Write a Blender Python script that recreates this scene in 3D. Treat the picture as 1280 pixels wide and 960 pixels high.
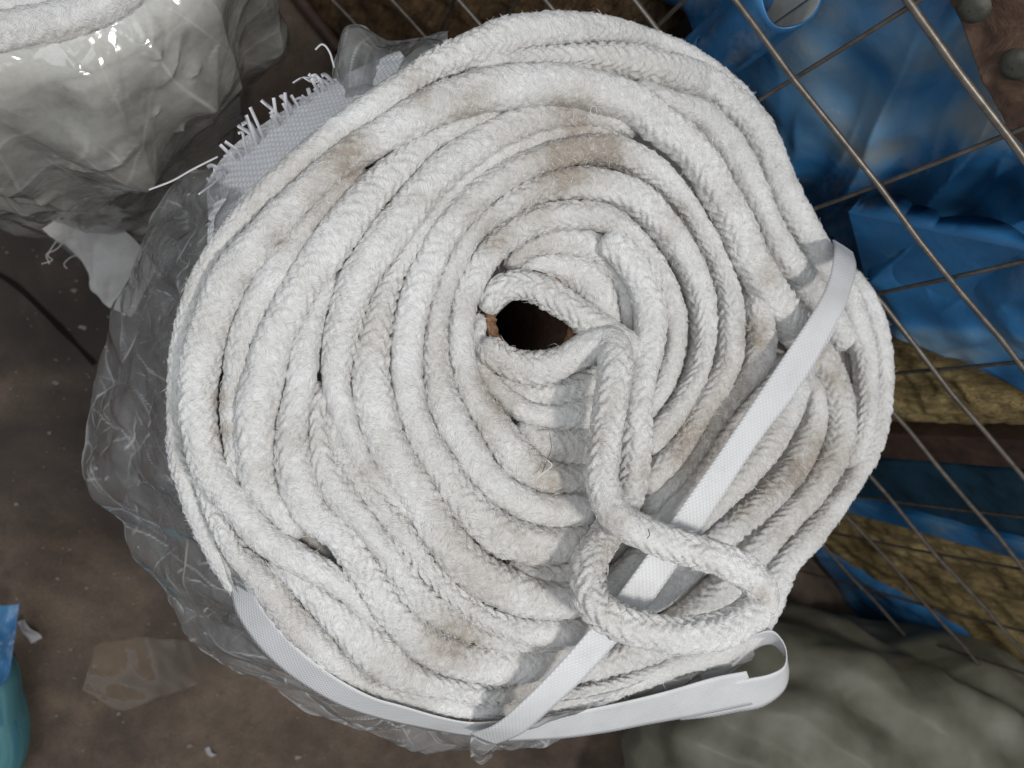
import bpy, math, random
import numpy as np
random.seed(7); rng = np.random.default_rng(7)
for o in list(bpy.data.objects): bpy.data.objects.remove(o)
sc = bpy.context.scene
C = sc.collection
V = lambda *a: np.array(a, float)

# ------------------------------------------------------------------ camera
F = 1005.0                       # focal length in photo pixels (1280 wide)
NAD = (320.0, 530.0)             # where straight down falls in the photo
CAM = V(0, 0, 1.05)
FL = -0.30                       # floor height
_dn = V(NAD[0]-640, -(NAD[1]-480), -F); _dn /= np.linalg.norm(_dn)
_z = -_dn
_x = V(1, 0, 0) - _z*_z[0]; _x /= np.linalg.norm(_x)
_y = np.cross(_z, _x)
RW = np.array([_x, _y, _z])      # camera -> world
cam_d = bpy.data.cameras.new('camera'); cam = bpy.data.objects.new('camera', cam_d); C.objects.link(cam)
from mathutils import Matrix
M4 = Matrix(RW.tolist()).to_4x4(); M4.translation = CAM.tolist()
cam.matrix_world = M4
cam_d.sensor_width = 36; cam_d.lens = 36*F/1280
cam_d.clip_start = 0.01; cam_d.clip_end = 60
cam_d.dof.use_dof = True; cam_d.dof.focus_distance = 0.535; cam_d.dof.aperture_fstop = 8.0
sc.camera = cam
# ------------------------------------------------------------------ world, lamps, exposure
w = bpy.data.worlds.new('World'); sc.world = w; w.use_nodes = True
bg = w.node_tree.nodes['Background']; bg.inputs[0].default_value = (0.80, 0.86, 0.95, 1); bg.inputs[1].default_value = 0.27
def area(name, loc, target, size, power, col=(1, 1, 1)):
    d = bpy.data.lights.new(name, 'AREA'); d.shape = 'DISK'; d.size = size; d.energy = power; d.color = col
    o = bpy.data.objects.new(name, d); C.objects.link(o); o.location = loc
    from mathutils import Vector
    o.rotation_euler = (Vector(target)-Vector(loc)).to_track_quat('-Z', 'Y').to_euler()
area('doorway_light', (0.55, -0.45, 2.15), (0.1, 0.05, 0.5), 0.24, 16.0, (1, 0.975, 0.935))
area('overhead_fill', (-0.9, -0.1, 2.6), (0.0, 0, 0.2), 1.8, 25, (0.95, 0.98, 1))  # added unseen overhead lamp, soft fill for the shaded left side
sc.view_settings.view_transform = 'Standard'; sc.view_settings.look = 'None'
sc.view_settings.exposure = 0.0; sc.view_settings.gamma = 1.0
sc.cycles.use_denoising = True
sc.cycles.transparent_max_bounces = 24; sc.cycles.max_bounces = 10

# ------------------------------------------------------------------ helpers
def ray(px, py):
    d = np.stack([(np.asarray(px, float)-640)/F, -(np.asarray(py, float)-480)/F, -np.ones_like(np.asarray(px, float))], -1)
    return d @ RW.T
def onz(px, py, z):
    d = ray(px, py); z = np.asarray(z, float)
    t = (z-CAM[2])/d[..., 2]
    return CAM + d*t[..., None]
# value noise on a periodic lattice
_lat = rng.random((64, 64, 64))*2-1
def noise(p, s, off=0.0):
    q = p*s + off + 100.37
    i = np.floor(q).astype(int); f = q-i; f = f*f*(3-2*f)
    r = 0
    for a in (0, 1):
        wa = f[..., 0] if a else 1-f[..., 0]
        for b in (0, 1):
            wb = f[..., 1] if b else 1-f[..., 1]
            for c in (0, 1):
                wc = f[..., 2] if c else 1-f[..., 2]
                r = r + wa*wb*wc*_lat[(i[..., 0]+a) % 64, (i[..., 1]+b) % 64, (i[..., 2]+c) % 64]
    return r
def smooth_poly(P, n, k=3):
    """resample a polyline evenly by length with Catmull-Rom smoothing (any dimension)"""
    P = np.asarray(P, float)
    E = np.vstack([2*P[0]-P[1], P, 2*P[-1]-P[-2]])
    out = []
    for i in range(len(P)-1):
        a, b, c, d = E[i:i+4]
        t = np.linspace(0, 1, 24, endpoint=False)[:, None]
        out.append(0.5*((2*b)+(c-a)*t+(2*a-5*b+4*c-d)*t*t+(3*b-a-3*c+d)*t**3))
    out.append(P[-1:]); Q = np.vstack(out)
    for _ in range(k*6):
        Q[1:-1] = 0.25*Q[:-2]+0.5*Q[1:-1]+0.25*Q[2:]
    L = np.r_[0, np.cumsum(np.linalg.norm(np.diff(Q, axis=0), axis=1))]
    s = np.linspace(0, L[-1], n)
    return np.stack([np.interp(s, L, Q[:, j]) for j in range(Q.shape[1])], 1)
def mesh(name, verts, faces, mat, parent=None, uv=None, attrs=None, smooth=True):
    me = bpy.data.meshes.new(name)
    verts = np.asarray(verts, np.float32); faces = np.asarray(faces, np.int32)
    k = faces.shape[1]
    me.vertices.add(len(verts)); me.vertices.foreach_set('co', verts.ravel())
    me.loops.add(faces.size); me.loops.foreach_set('vertex_index', faces.ravel())
    me.polygons.add(len(faces)); me.polygons.foreach_set('loop_start', np.arange(0, faces.size, k, dtype=np.int32))
    if smooth: me.polygons.foreach_set('use_smooth', np.ones(len(faces), bool))
    for nm, dat in (uv or {}).items():
        l = me.uv_layers.new(name=nm); l.data.foreach_set('uv', np.asarray(dat, np.float32)[faces.ravel()].ravel())
    for nm, dat in (attrs or {}).items():
        a = me.attributes.new(nm, 'FLOAT', 'POINT'); a.data.foreach_set('value', np.asarray(dat, np.float32))
    me.update(calc_edges=True); me.validate()
    if mat: me.materials.append(mat)
    o = bpy.data.objects.new(name, me); C.objects.link(o)
    if parent: o.parent = parent
    return o
def grid_faces(n, m, wrap=False):
    """n rows x m columns"""
    i = np.arange(n-1)[:, None]; j = np.arange(m if wrap else m-1)[None, :]; j2 = (j+1) % m
    return np.stack([i*m+j, i*m+j2, (i+1)*m+j2, (i+1)*m+j], -1).reshape(-1, 4)
def empty(name, loc=(0, 0, 0)):
    o = bpy.data.objects.new(name, None); o.empty_display_size = 0.05; C.objects.link(o); o.location = loc
    return o
def tag(o, label, cat, group=None):
    o['label'] = label; o['category'] = cat
    if group: o['group'] = group
    return o
def put(o, loc):          # give a top-level mesh built in world coordinates an origin at its base
    return o
def ribbon(name, A, B, mat, parent=None, n=160, m=9, thick=0.0007, bow=0.0, wob=0.0):
    """a strap between two 3D edge lines, with real thickness"""
    A = smooth_poly(A, n, 1); B = smooth_poly(B, n, 1)
    t = np.linspace(0, 1, m)[None, :, None]
    P = A[:, None]*(1-t)+B[:, None]*t
    du = np.gradient(P, axis=0); dv = np.gradient(P, axis=1)
    N = np.cross(du, dv); N /= np.linalg.norm(N, axis=2, keepdims=True)+1e-12
    P = P + N*(bow*(1-(2*t-1)**2))
    if wob: P = P + N*(noise(P, 60)[..., None]*wob)
    L = np.r_[0, np.cumsum(np.linalg.norm(np.diff(P[:, m//2], axis=0), axis=1))]
    wd = np.linalg.norm(A-B, axis=1).mean()
    uvv = np.stack([np.repeat(L, m), np.tile(np.linspace(0, wd, m), n)], 1)
    top = P+N*thick/2; bot = P-N*thick/2
    # closed ring cross-section so that the edge is solid
    ring = np.concatenate([top, bot[:, ::-1]], 1)
    uv2 = np.concatenate([uvv.reshape(n, m, 2), uvv.reshape(n, m, 2)[:, ::-1]], 1).reshape(-1, 2)
    f = grid_faces(n, 2*m, True)
    k = 2*m
    caps = []
    for r in (0, (n-1)*k):
        for j in range(m-1): caps.append([r+j, r+j+1, r+k-2-j, r+k-1-j])
    f = np.vstack([f, caps])
    return mesh(name, ring.reshape(-1, 3), f, mat, parent, {'UVMap': uv2})
def tube3(P, r, seg=10, closed=False):
    """plain tube along a 3D polyline; returns verts, faces"""
    P = np.asarray(P, float); n = len(P)
    T = np.gradient(P, axis=0) if not closed else (np.roll(P, -1, 0)-np.roll(P, 1, 0))
    T /= np.linalg.norm(T, axis=1, keepdims=True)+1e-12
    up = V(0, 0, 1) if abs(T[n//2, 2]) < 0.9 else V(1, 0.2, 0)
    S = np.cross(T, up); S /= np.linalg.norm(S, axis=1, keepdims=True)+1e-12
    N = np.cross(S, T)
    th = np.linspace(0, 2*np.pi, seg, endpoint=False)
    r = np.broadcast_to(np.asarray(r, float), (n,))
    v = P[:, None]+r[:, None, None]*(S[:, None]*np.sin(th)[None, :, None]+N[:, None]*np.cos(th)[None, :, None])
    f = grid_faces(n, seg, True)
    if closed:
        j = np.arange(seg); j2 = (j+1) % seg; a = (n-1)*seg
        f = np.vstack([f, np.stack([a+j, a+j2, j2, j], -1)])
    return v.reshape(-1, 3), f
def join(lst):
    vs, fs, k = [], [], 0
    for v, f in lst: vs.append(v); fs.append(f+k); k += len(v)
    return np.vstack(vs), np.vstack(fs)

# ------------------------------------------------------------------ materials
def mat(name):
    m = bpy.data.materials.new(name); m.use_nodes = True
    nt = m.node_tree; p = nt.nodes['Principled BSDF']
    return m, nt, p
def N(nt, typ, **k):
    n = nt.nodes.new(typ)
    for a, b in k.items():
        if a.startswith('i_'):
            n.inputs[a[2:].replace('_', ' ')].default_value = b
        else: setattr(n, a, b)
    return n
def ramp(nt, src, stops):
    r = nt.nodes.new('ShaderNodeValToRGB'); e = r.color_ramp.elements
    while len(e) < len(stops): e.new(0.5)
    for el, (p, c) in zip(e, stops): el.position = p; el.color = (*c, 1) if len(c) == 3 else c
    nt.links.new(src, r.inputs[0]); return r
def g3(v): return (v, v, v)
def mixc(nt, fac, a, b, blend='MIX'):
    m = nt.nodes.new('ShaderNodeMix'); m.data_type = 'RGBA'; m.blend_type = blend
    for s, k in ((fac, 0), (a, 6), (b, 7)):
        if isinstance(s, (int, float)): m.inputs[k].default_value = s
        elif isinstance(s, tuple): m.inputs[k].default_value = (*s, 1)
        else: nt.links.new(s, m.inputs[k])
    return m.outputs[2]
def math_(nt, op, a, b=0.0, c=None):
    m = nt.nodes.new('ShaderNodeMath'); m.operation = op
    for k, s in enumerate((a, b) if c is None else (a, b, c)):
        if isinstance(s, (int, float)): m.inputs[k].default_value = s
        else: nt.links.new(s, m.inputs[k])
    return m.outputs[0]
def noise_n(nt, vec, scale, detail=3, rough=0.55, dist=0.0):
    n = N(nt, 'ShaderNodeTexNoise'); n.inputs['Scale'].default_value = scale; n.inputs['Detail'].default_value = detail
    n.inputs['Roughness'].default_value = rough; n.inputs['Distortion'].default_value = dist
    if vec is not None: nt.links.new(vec, n.inputs['Vector'])
    return n.outputs['Fac']
def mapping(nt, vec, scale, rot=(0, 0, 0)):
    m = N(nt, 'ShaderNodeMapping'); m.inputs['Scale'].default_value = scale; m.inputs['Rotation'].default_value = rot
    nt.links.new(vec, m.inputs[0]); return m.outputs[0]
def bump(nt, h, p, strength, dist):
    b = N(nt, 'ShaderNodeBump'); b.inputs['Strength'].default_value = strength; b.inputs['Distance'].default_value = dist
    nt.links.new(h, b.inputs['Height']); nt.links.new(b.outputs[0], p.inputs['Normal']); return b
def obj_co(nt): return N(nt, 'ShaderNodeTexCoord').outputs['Object']
def uv_co(nt, name='UVMap'):
    u = N(nt, 'ShaderNodeUVMap'); u.uv_map = name; return u.outputs[0]

def rope_material():
    m, nt, p = mat('glass_fibre_rope')
    fib = uv_co(nt, 'fibre'); ob = obj_co(nt)
    fb = uv_co(nt, 'fibre_b'); sd = N(nt, 'ShaderNodeAttribute', attribute_name='side').outputs['Fac']
    def fibre(sc_):
        x = N(nt, 'ShaderNodeMix'); nt.links.new(sd, x.inputs[0])
        nt.links.new(noise_n(nt, mapping(nt, fb, sc_), 1.0, 2, 0.6), x.inputs[2]); nt.links.new(noise_n(nt, mapping(nt, fib, sc_), 1.0, 2, 0.6), x.inputs[3])
        return x.outputs[0]
    f1 = fibre((330, 1900, 1)); f2 = fibre((150, 800, 1))
    g = noise_n(nt, ob, 420, 3, 0.65)
    big = noise_n(nt, ob, 14, 4, 0.6)
    st = N(nt, 'ShaderNodeAttribute', attribute_name='stain').outputs['Fac']
    cav = N(nt, 'ShaderNodeAttribute', attribute_name='cavity').outputs['Fac']
    base = ramp(nt, big, [(0.30, (0.65, 0.635, 0.61)), (0.62, (0.785, 0.78, 0.77))]).outputs[0]
    # broken-up stain
    sm = math_(nt, 'MULTIPLY', st, math_(nt, 'MULTIPLY_ADD', noise_n(nt, ob, 110, 4, 0.7), 2.3, -0.20))
    sm = N(nt, 'ShaderNodeClamp').outputs[0] if False else sm
    cl = N(nt, 'ShaderNodeClamp'); nt.links.new(sm, cl.inputs[0])
    c = mixc(nt, cl.outputs[0], base, (0.385, 0.335, 0.285))
    # darker grooves between the stitches, fine dark fibres
    c = mixc(nt, math_(nt, 'MULTIPLY', cav, 0.30), c, (0.46, 0.42, 0.38))
    fr = ramp(nt, f1, [(0.30, g3(0.50)), (0.54, g3(1.06))]).outputs[0]
    c = mixc(nt, 0.6, c, fr, 'MULTIPLY')
    sp = ramp(nt, noise_n(nt, ob, 900, 1, 0.5), [(0.73, g3(1.0)), (0.80, g3(0.30))]).outputs[0]
    c = mixc(nt, 0.5, c, sp, 'MULTIPLY')
    nt.links.new(c, p.inputs['Base Color'])
    p.inputs['Roughness'].default_value = 0.82
    p.inputs['Specular IOR Level'].default_value = 0.28
    p.inputs['Sheen Weight'].default_value = 0.12; p.inputs['Sheen Roughness'].default_value = 0.5
    h = math_(nt, 'ADD', math_(nt, 'MULTIPLY', f1, 0.55), math_(nt, 'ADD', math_(nt, 'MULTIPLY', f2, 0.7), math_(nt, 'MULTIPLY', g, 0.75)))
    bump(nt, h, p, 0.9, 0.0015)
    return m
ROPE = rope_material()
def simple(name, col, rough=0.7, spec=0.4, metal=0.0, var=0.25, vscale=30, bscale=0, bdist=0.001, bstr=0.5, col2=None, trans=None):
    m, nt, p = mat(name); ob = obj_co(nt)
    c2 = col2 or tuple(v*(1-var) for v in col)
    n = noise_n(nt, ob, vscale, 5, 0.65)
    r = ramp(nt, n, [(0.32, c2), (0.66, col)])
    nt.links.new(r.outputs[0], p.inputs['Base Color'])
    p.inputs['Roughness'].default_value = rough; p.inputs['Specular IOR Level'].default_value = spec; p.inputs['Metallic'].default_value = metal
    if bscale: bump(nt, noise_n(nt, ob, bscale, 4, 0.6), p, bstr, bdist)
    return m
def film_material(name, haze=0.10, tint=(0.95, 0.955, 0.96), rough=0.16, white=(0.80, 0.81, 0.82), gl=1.0, crink=0.5):
    m, nt, p = mat(name); nt.nodes.remove(p)
    out = nt.nodes['Material Output']; ob = obj_co(nt)
    tr = N(nt, 'ShaderNodeBsdfTransparent'); tr.inputs[0].default_value = (*tint, 1)
    gs = N(nt, 'ShaderNodeBsdfGlossy'); gs.inputs['Roughness'].default_value = rough
    df = N(nt, 'ShaderNodeBsdfDiffuse'); df.inputs[0].default_value = (*white, 1)
    tl = N(nt, 'ShaderNodeBsdfTranslucent'); tl.inputs[0].default_value = (*white, 1)
    b = N(nt, 'ShaderNodeBump'); b.inputs['Strength'].default_value = crink; b.inputs['Distance'].default_value = 0.0022
    v = N(nt, 'ShaderNodeTexVoronoi'); v.feature = 'DISTANCE_TO_EDGE'; v.inputs['Scale'].default_value = 52
    wv = noise_n(nt, ob, 20, 2)
    mm = N(nt, 'ShaderNodeVectorMath', operation='MULTIPLY_ADD')
    nt.links.new(wv, mm.inputs[0]); mm.inputs[1].default_value = (0.03, 0.03, 0.03); nt.links.new(ob, mm.inputs[2])
    nt.links.new(mm.outputs[0], v.inputs['Vector'])
    hh = math_(nt, 'ADD', math_(nt, 'MULTIPLY', math_(nt, 'MINIMUM', v.outputs['Distance'], 0.18), 1.6), math_(nt, 'MULTIPLY', noise_n(nt, ob, 90, 3, 0.6), 0.35))
    nt.links.new(hh, b.inputs['Height'])
    for s in (gs,): nt.links.new(b.outputs[0], s.inputs['Normal'])
    mx = N(nt, 'ShaderNodeMixShader'); mx.inputs[0].default_value = 0.5
    nt.links.new(df.outputs[0], mx.inputs[1]); nt.links.new(tl.outputs[0], mx.inputs[2])
    m1 = N(nt, 'ShaderNodeMixShader')
    cr = N(nt, 'ShaderNodeAttribute', attribute_name='crease_glint').outputs['Fac']  # white fold lines: stress whitening plus glints painted in as haze
    hz = math_(nt, 'MULTIPLY_ADD', cr, 0.8, math_(nt, 'MULTIPLY', noise_n(nt, ob, 26, 4, 0.65), 2*haze))
    hz = math_(nt, 'MINIMUM', hz, 0.92)
    nt.links.new(hz, m1.inputs[0]); nt.links.new(tr.outputs[0], m1.inputs[1]); nt.links.new(mx.outputs[0], m1.inputs[2])
    fr = N(nt, 'ShaderNodeFresnel'); fr.inputs[0].default_value = 1.5; nt.links.new(b.outputs[0], fr.inputs['Normal'])
    m2 = N(nt, 'ShaderNodeMixShader'); nt.links.new(math_(nt, 'MULTIPLY', fr.outputs[0], gl*1.3), m2.inputs[0])
    nt.links.new(m1.outputs[0], m2.inputs[1]); nt.links.new(gs.outputs[0], m2.inputs[2])
    nt.links.new(m2.outputs[0], out.inputs[0])
    return m
FILM = film_material('clear_plastic_film', 0.25, rough=.07, crink=.45, white=(.86, .86, .86))
FILM2 = film_material('milky_plastic_film', 0.50, white=(0.80, 0.80, 0.79), rough=0.2)
LINER = film_material('white_liner_film', 1.0, white=(0.80, 0.80, 0.80), rough=.3, gl=.4)
WRAP = film_material('heavy_milky_wrap', 0.46, white=(0.92, 0.90, 0.83), rough=0.15, gl=1.0, crink=.4)
TAPE = film_material('clear_tape', 0.13, tint=(0.86, 0.80, 0.72), white=(0.55, 0.48, 0.40), rough=0.45, crink=0.25, gl=.12)
def woven_material(name, col, pitch=0.0025, rough=0.5, col2=None, dist=0.0005, streak=False):
    m, nt, p = mat(name); u = uv_co(nt)
    s = 1.0/pitch
    vm = mapping(nt, u, (s, s, 1))
    sep = N(nt, 'ShaderNodeSeparateXYZ'); nt.links.new(vm, sep.inputs[0])
    ck = N(nt, 'ShaderNodeTexChecker'); ck.inputs['Scale'].default_value = 1.0; nt.links.new(vm, ck.inputs[0])
    wx = math_(nt, 'ABSOLUTE', math_(nt, 'SINE', math_(nt, 'MULTIPLY', sep.outputs[0], math.pi)))
    wy = math_(nt, 'ABSOLUTE', math_(nt, 'SINE', math_(nt, 'MULTIPLY', sep.outputs[1], math.pi)))
    h = N(nt, 'ShaderNodeMix'); nt.links.new(ck.outputs['Fac'], h.inputs[0]); nt.links.new(wx, h.inputs[2]); nt.links.new(wy, h.inputs[3])
    big = noise_n(nt, mapping(nt, u, (7, 70, 1)), 1.0, 5, .65, .8) if streak else noise_n(nt, obj_co(nt), 16, 4)
    c = ramp(nt, big, [(0.3, col2 or tuple(v*0.8 for v in col)), (0.65, col)]).outputs[0]
    c = mixc(nt, 0.6, c, ramp(nt, h.outputs[0], [(0.0, g3(0.55)), (0.45, g3(1.0))]).outputs[0], 'MULTIPLY')
    nt.links.new(c, p.inputs['Base Color']); p.inputs['Roughness'].default_value = rough
    bump(nt, h.outputs[0], p, 0.6, dist)
    return m
SACK = woven_material('white_woven_plastic', (0.86, 0.86, 0.88), 0.0034, 0.4, (0.76, 0.76, 0.78), .0012)
def strap_material():
    m, nt, p = mat('white_strapping'); u = uv_co(nt)
    a = N(nt, 'ShaderNodeTexWave'); a.inputs['Scale'].default_value = 1.0; nt.links.new(mapping(nt, u, (125, 125, 1), (0, 0, math.radians(52))), a.inputs['Vector'])
    b = N(nt, 'ShaderNodeTexWave'); b.inputs['Scale'].default_value = 1.0; nt.links.new(mapping(nt, u, (125, 125, 1), (0, 0, math.radians(-52))), b.inputs['Vector'])
    h = math_(nt, 'MULTIPLY', a.outputs['Fac'], b.outputs['Fac'])
    ob = obj_co(nt)
    c = ramp(nt, noise_n(nt, ob, 40, 4), [(0.3, (0.645, 0.645, 0.652)), (0.65, (0.705, 0.705, 0.715))]).outputs[0]
    sp = ramp(nt, noise_n(nt, ob, 300, 2), [(0.76, g3(1.0)), (0.80, g3(0.5))]).outputs[0]
    c = mixc(nt, 0.6, c, sp, 'MULTIPLY')
    gr = ramp(nt, noise_n(nt, ob, 26, 5, .7), [(0.56, g3(0.0)), (0.78, g3(0.5))]).outputs[0]
    c = mixc(nt, gr, c, (0.50, 0.48, 0.46))
    c = mixc(nt, 0.35, c, ramp(nt, h, [(0.0, g3(0.82)), (0.5, g3(1.0))]).outputs[0], 'MULTIPLY')
    nt.links.new(c, p.inputs['Base Color']); p.inputs['Roughness'].default_value = 0.42
    bump(nt, h, p, 0.5, 0.0006)
    return m
STRAP = strap_material()
HAIR = simple('loose_fibre', (0.80, 0.79, 0.77), 0.6, 0.3, var=0.1, vscale=60)
CARD = simple('cardboard', (0.30, 0.17, 0.10), 0.85, 0.2, var=0.7, vscale=220, bscale=420, bdist=0.002)
WIRE = simple('galvanised_wire', (0.20, 0.175, 0.15), 0.42, 0.5, metal=0.65, var=0.45, vscale=90, bscale=300, bdist=0.0004)
def wool_material(name, c1, c2, c3):
    m, nt, p = mat(name); ob = obj_co(nt)
    v = mapping(nt, ob, (1, 1, .28))
    n1 = noise_n(nt, v, 26, 6, 0.72, 0.6); n2 = noise_n(nt, v, 160, 4, 0.7, 1.0)
    c = ramp(nt, n1, [(0.33, c3), (0.5, c2), (0.68, c1)]).outputs[0]
    c = mixc(nt, 0.7, c, ramp(nt, n2, [(0.3, g3(0.45)), (0.62, g3(1.15))]).outputs[0], 'MULTIPLY')
    nt.links.new(c, p.inputs['Base Color']); p.inputs['Roughness'].default_value = 0.9; p.inputs['Specular IOR Level'].default_value = 0.15
    bump(nt, math_(nt, 'ADD', n1, n2), p, 0.9, 0.006)
    return m
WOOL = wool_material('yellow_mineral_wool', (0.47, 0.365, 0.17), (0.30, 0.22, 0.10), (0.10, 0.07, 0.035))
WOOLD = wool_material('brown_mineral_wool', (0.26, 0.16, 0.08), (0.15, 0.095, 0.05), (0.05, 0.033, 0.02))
def blue_material():
    m, nt, p = mat('blue_plastic_film'); ob = obj_co(nt)
    n1 = noise_n(nt, ob, 7, 2, 0.5, 0.5)
    c = ramp(nt, n1, [(0.28, (0.008, 0.035, 0.08)), (0.44, (0.014, 0.085, 0.20)), (0.54, (0.03, 0.155, 0.35)), (0.63, (0.10, 0.23, 0.38)), (0.75, (0.26, 0.30, 0.32))]).outputs[0]
    d = ramp(nt, noise_n(nt, ob, 17, 6, 0.7, 0.4), [(0.55, g3(0.0)), (0.74, g3(0.5))]).outputs[0]
    c = mixc(nt, d, c, (0.27, 0.25, 0.21))
    nt.links.new(c, p.inputs['Base Color']); p.inputs['Roughness'].default_value = 0.33; p.inputs['Specular IOR Level'].default_value = 0.6
    bump(nt, noise_n(nt, ob, 60, 3), p, 0.3, 0.003)
    return m
BLUE = blue_material()
BEAM = simple('dark_painted_steel', (0.075, 0.042, 0.030), 0.6, 0.4, var=0.6, vscale=40, bscale=200, bdist=0.0008)
BOARD = simple('weathered_board', (0.20, 0.14, 0.09), 0.8, 0.2, var=0.55, vscale=40, bscale=120, bdist=0.002)
def floor_material():
    m, nt, p = mat('dirty_concrete'); ob = obj_co(nt)
    a = noise_n(nt, ob, 5.5, 7, 0.66, 0.3); b = noise_n(nt, ob, 45, 6, 0.7); s = noise_n(nt, ob, 2.2, 4, 0.6, 0.7)
    c = ramp(nt, a, [(0.30, (0.064, 0.046, 0.034)), (0.50, (0.126, 0.091, 0.067)), (0.70, (0.178, 0.132, 0.098))]).outputs[0]
    c = mixc(nt, 0.65, c, ramp(nt, b, [(0.28, g3(0.60)), (0.66, g3(1.18))]).outputs[0], 'MULTIPLY')
    c = mixc(nt, 0.8, c, ramp(nt, noise_n(nt, ob, 260, 5, .75), [(0.30, g3(0.62)), (0.62, g3(1.12))]).outputs[0], 'MULTIPLY')
    c = mixc(nt, ramp(nt, noise_n(nt, mapping(nt, ob, (1, 1, 1)), 130, 2, .5), [(0.72, g3(0.0)), (0.76, g3(.5))]).outputs[0], c, (0.27, 0.24, 0.20))
    c = mixc(nt, ramp(nt, s, [(0.46, g3(0.0)), (0.60, g3(0.85))]).outputs[0], c, (0.028, 0.022, 0.020))
    nt.links.new(c, p.inputs['Base Color']); p.inputs['Roughness'].default_value = 0.75; p.inputs['Specular IOR Level'].default_value = 0.3
    bump(nt, math_(nt, 'ADD', a, b), p, 0.35, 0.004)
    return m
FLOOR = floor_material()

# ------------------------------------------------------------------ setting: floor and the wall behind the mesh
fo = mesh('floor', [(-4, -4, FL), (4, -4, FL), (4, 4, FL), (-4, 4, FL)], [[0, 1, 2, 3]], FLOOR, smooth=False); fo['kind'] = 'structure'
jp = smooth_poly(np.array([onz(float(x), float(y), FL+.004) for x, y in ((-60, 315), (10, 350), (60, 395), (118, 455))]), 60, 1)
jn = np.cross(np.gradient(jp, axis=0), V(0, 0, 1)); jn /= np.linalg.norm(jn, axis=1, keepdims=True)
jw = (.0035+.0015*noise(jp, 40))[:, None]
jo = mesh('floor_joint', np.concatenate([jp-jn*jw, jp+jn*jw]), [[i, i+1, i+61, i+60] for i in range(59)], simple('joint_dirt', (.016, .012, .010), .9, .1)); jo['kind'] = 'structure'
gx = np.stack([rng.uniform(-60, 420, 420), rng.uniform(300, 990, 420)], 1); gc = onz(gx[:, 0], gx[:, 1], np.full(420, FL+.0012))
gv, gf = [], []
for i in range(420):
    r = rng.gamma(1.6, .0009)+.0004; a0 = rng.uniform(0, 6.3); q4 = [(math.cos(a0+t), math.sin(a0+t)) for t in np.array([0, 1.9, 3.3, 4.8])+rng.normal(0, .25, 4)]
    gv += [gc[i]+V(x*r, y*r*.7, rng.uniform(0, r*.5)) for x, y in q4]+[gc[i]+V(0, 0, r*.8)]
    b = i*5; gf += [[b, b+1, b+4], [b+1, b+2, b+4], [b+2, b+3, b+4], [b+3, b, b+4]]
gr_ = mesh('floor_grit', gv, gf, simple('grit', (.30, .27, .23), .9, .2, var=.7, vscale=60), smooth=False); gr_['kind'] = 'stuff'
WD = ray(4900.0, 4900.0); WD[2] = 0; WD /= np.linalg.norm(WD)     # along the mesh wall
WN = V(-WD[1], WD[0], 0)
if WN @ ray(1200.0, 400.0) < 0: WN = -WN                          # away from the camera
D0 = 0.49
def onwall(px, py, off=0.0):
    d = ray(px, py); t = (D0+off)/(d @ WN)
    return CAM + d*t[..., None]
bw0 = WN*(D0+0.30)
bw = mesh('back_wall', [bw0-WD*2.5+V(0, 0, FL+0.002), bw0+WD*2.5+V(0, 0, FL+0.002), bw0+WD*2.5+V(0, 0, 0.9), bw0-WD*2.5+V(0, 0, 0.9)], [[0, 1, 2, 3]],
          simple('dark_wall', (0.05, 0.042, 0.036), 0.9, 0.1, var=0.5, vscale=8), smooth=False); bw['kind'] = 'structure'

# ------------------------------------------------------------------ the big rope coil
AX = onz(668.0, 402.0, 0.53)               # axis of the coil
ZT = 0.532
def dome(p):
    r = np.hypot(p[..., 0]-AX[0], p[..., 1]-AX[1])
    return ZT - 0.034*np.clip((r-0.165)/0.085, 0, 1.3)**1.8 - 0.017*np.clip(1-r/0.115, 0, 1)
def todome(px, py, dz):
    z = np.full(np.shape(px), ZT)
    for _ in range(12): z = dome(onz(px, py, z))+dz
    return onz(px, py, z)
STAINS = [(430, 205, 34, .9), (445, 175, 20, .7), (585, 138, 26, .6), (640, 165, 30, .55), (715, 148, 38, .75), (720, 190, 52, 1.0), (760, 196, 30, .8), (700, 225, 26, .6),
          (620, 297, 24, .7), (668, 258, 22, .7), (845, 270, 26, .5), (832, 300, 14, .8), (610, 475, 22, .8), (630, 508, 24, .8), (690, 560, 44, .55), (600, 545, 24, .4),
          (945, 415, 24, 1.0), (960, 345, 18, .7), (880, 545, 46, .6), (925, 500, 40, .5), (870, 600, 40, .7), (1045, 470, 26, .9), (1040, 560, 30, .8), (1000, 590, 26, .7), (960, 610, 30, .7),
          (930, 640, 24, .6), (1020, 650, 24, .6), (975, 665, 22, .6), (275, 500, 16, .8), (280, 540, 14, .9), (590, 790, 30, .5), (545, 805, 36, .75), (570, 820, 30, .6),
          (690, 825, 28, .5), (650, 785, 24, .4), (680, 720, 44, .7), (345, 300, 22, .4), (300, 350, 18, .4), (765, 690, 22, .6), (640, 870, 26, .5), (770, 650, 16, .5),
          (470, 850, 30, .4), (460, 585, 14, .6), (850, 540, 30, .6), (955, 745, 14, .7), (1060, 600, 30, .5), (520, 880, 24, .4), (395, 250, 26, .4),
          (900, 250, 26, .35), (880, 330, 30, .35), (960, 300, 24, .3), (905, 560, 36, .5), (990, 540, 30, .45), (1075, 500, 22, .35), (1020, 600, 30, .5), (840, 90, 26, .3), (600, 60, 26, .3), (520, 110, 26, .35), (480, 600, 26, .3), (560, 660, 26, .3), (630, 660, 30, .4), (700, 640, 30, .5), (690, 600, 30, .45), (720, 780, 30, .4), (740, 560, 20, .3), (900, 450, 26, .4), (800, 590, 26, .4)]
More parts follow.
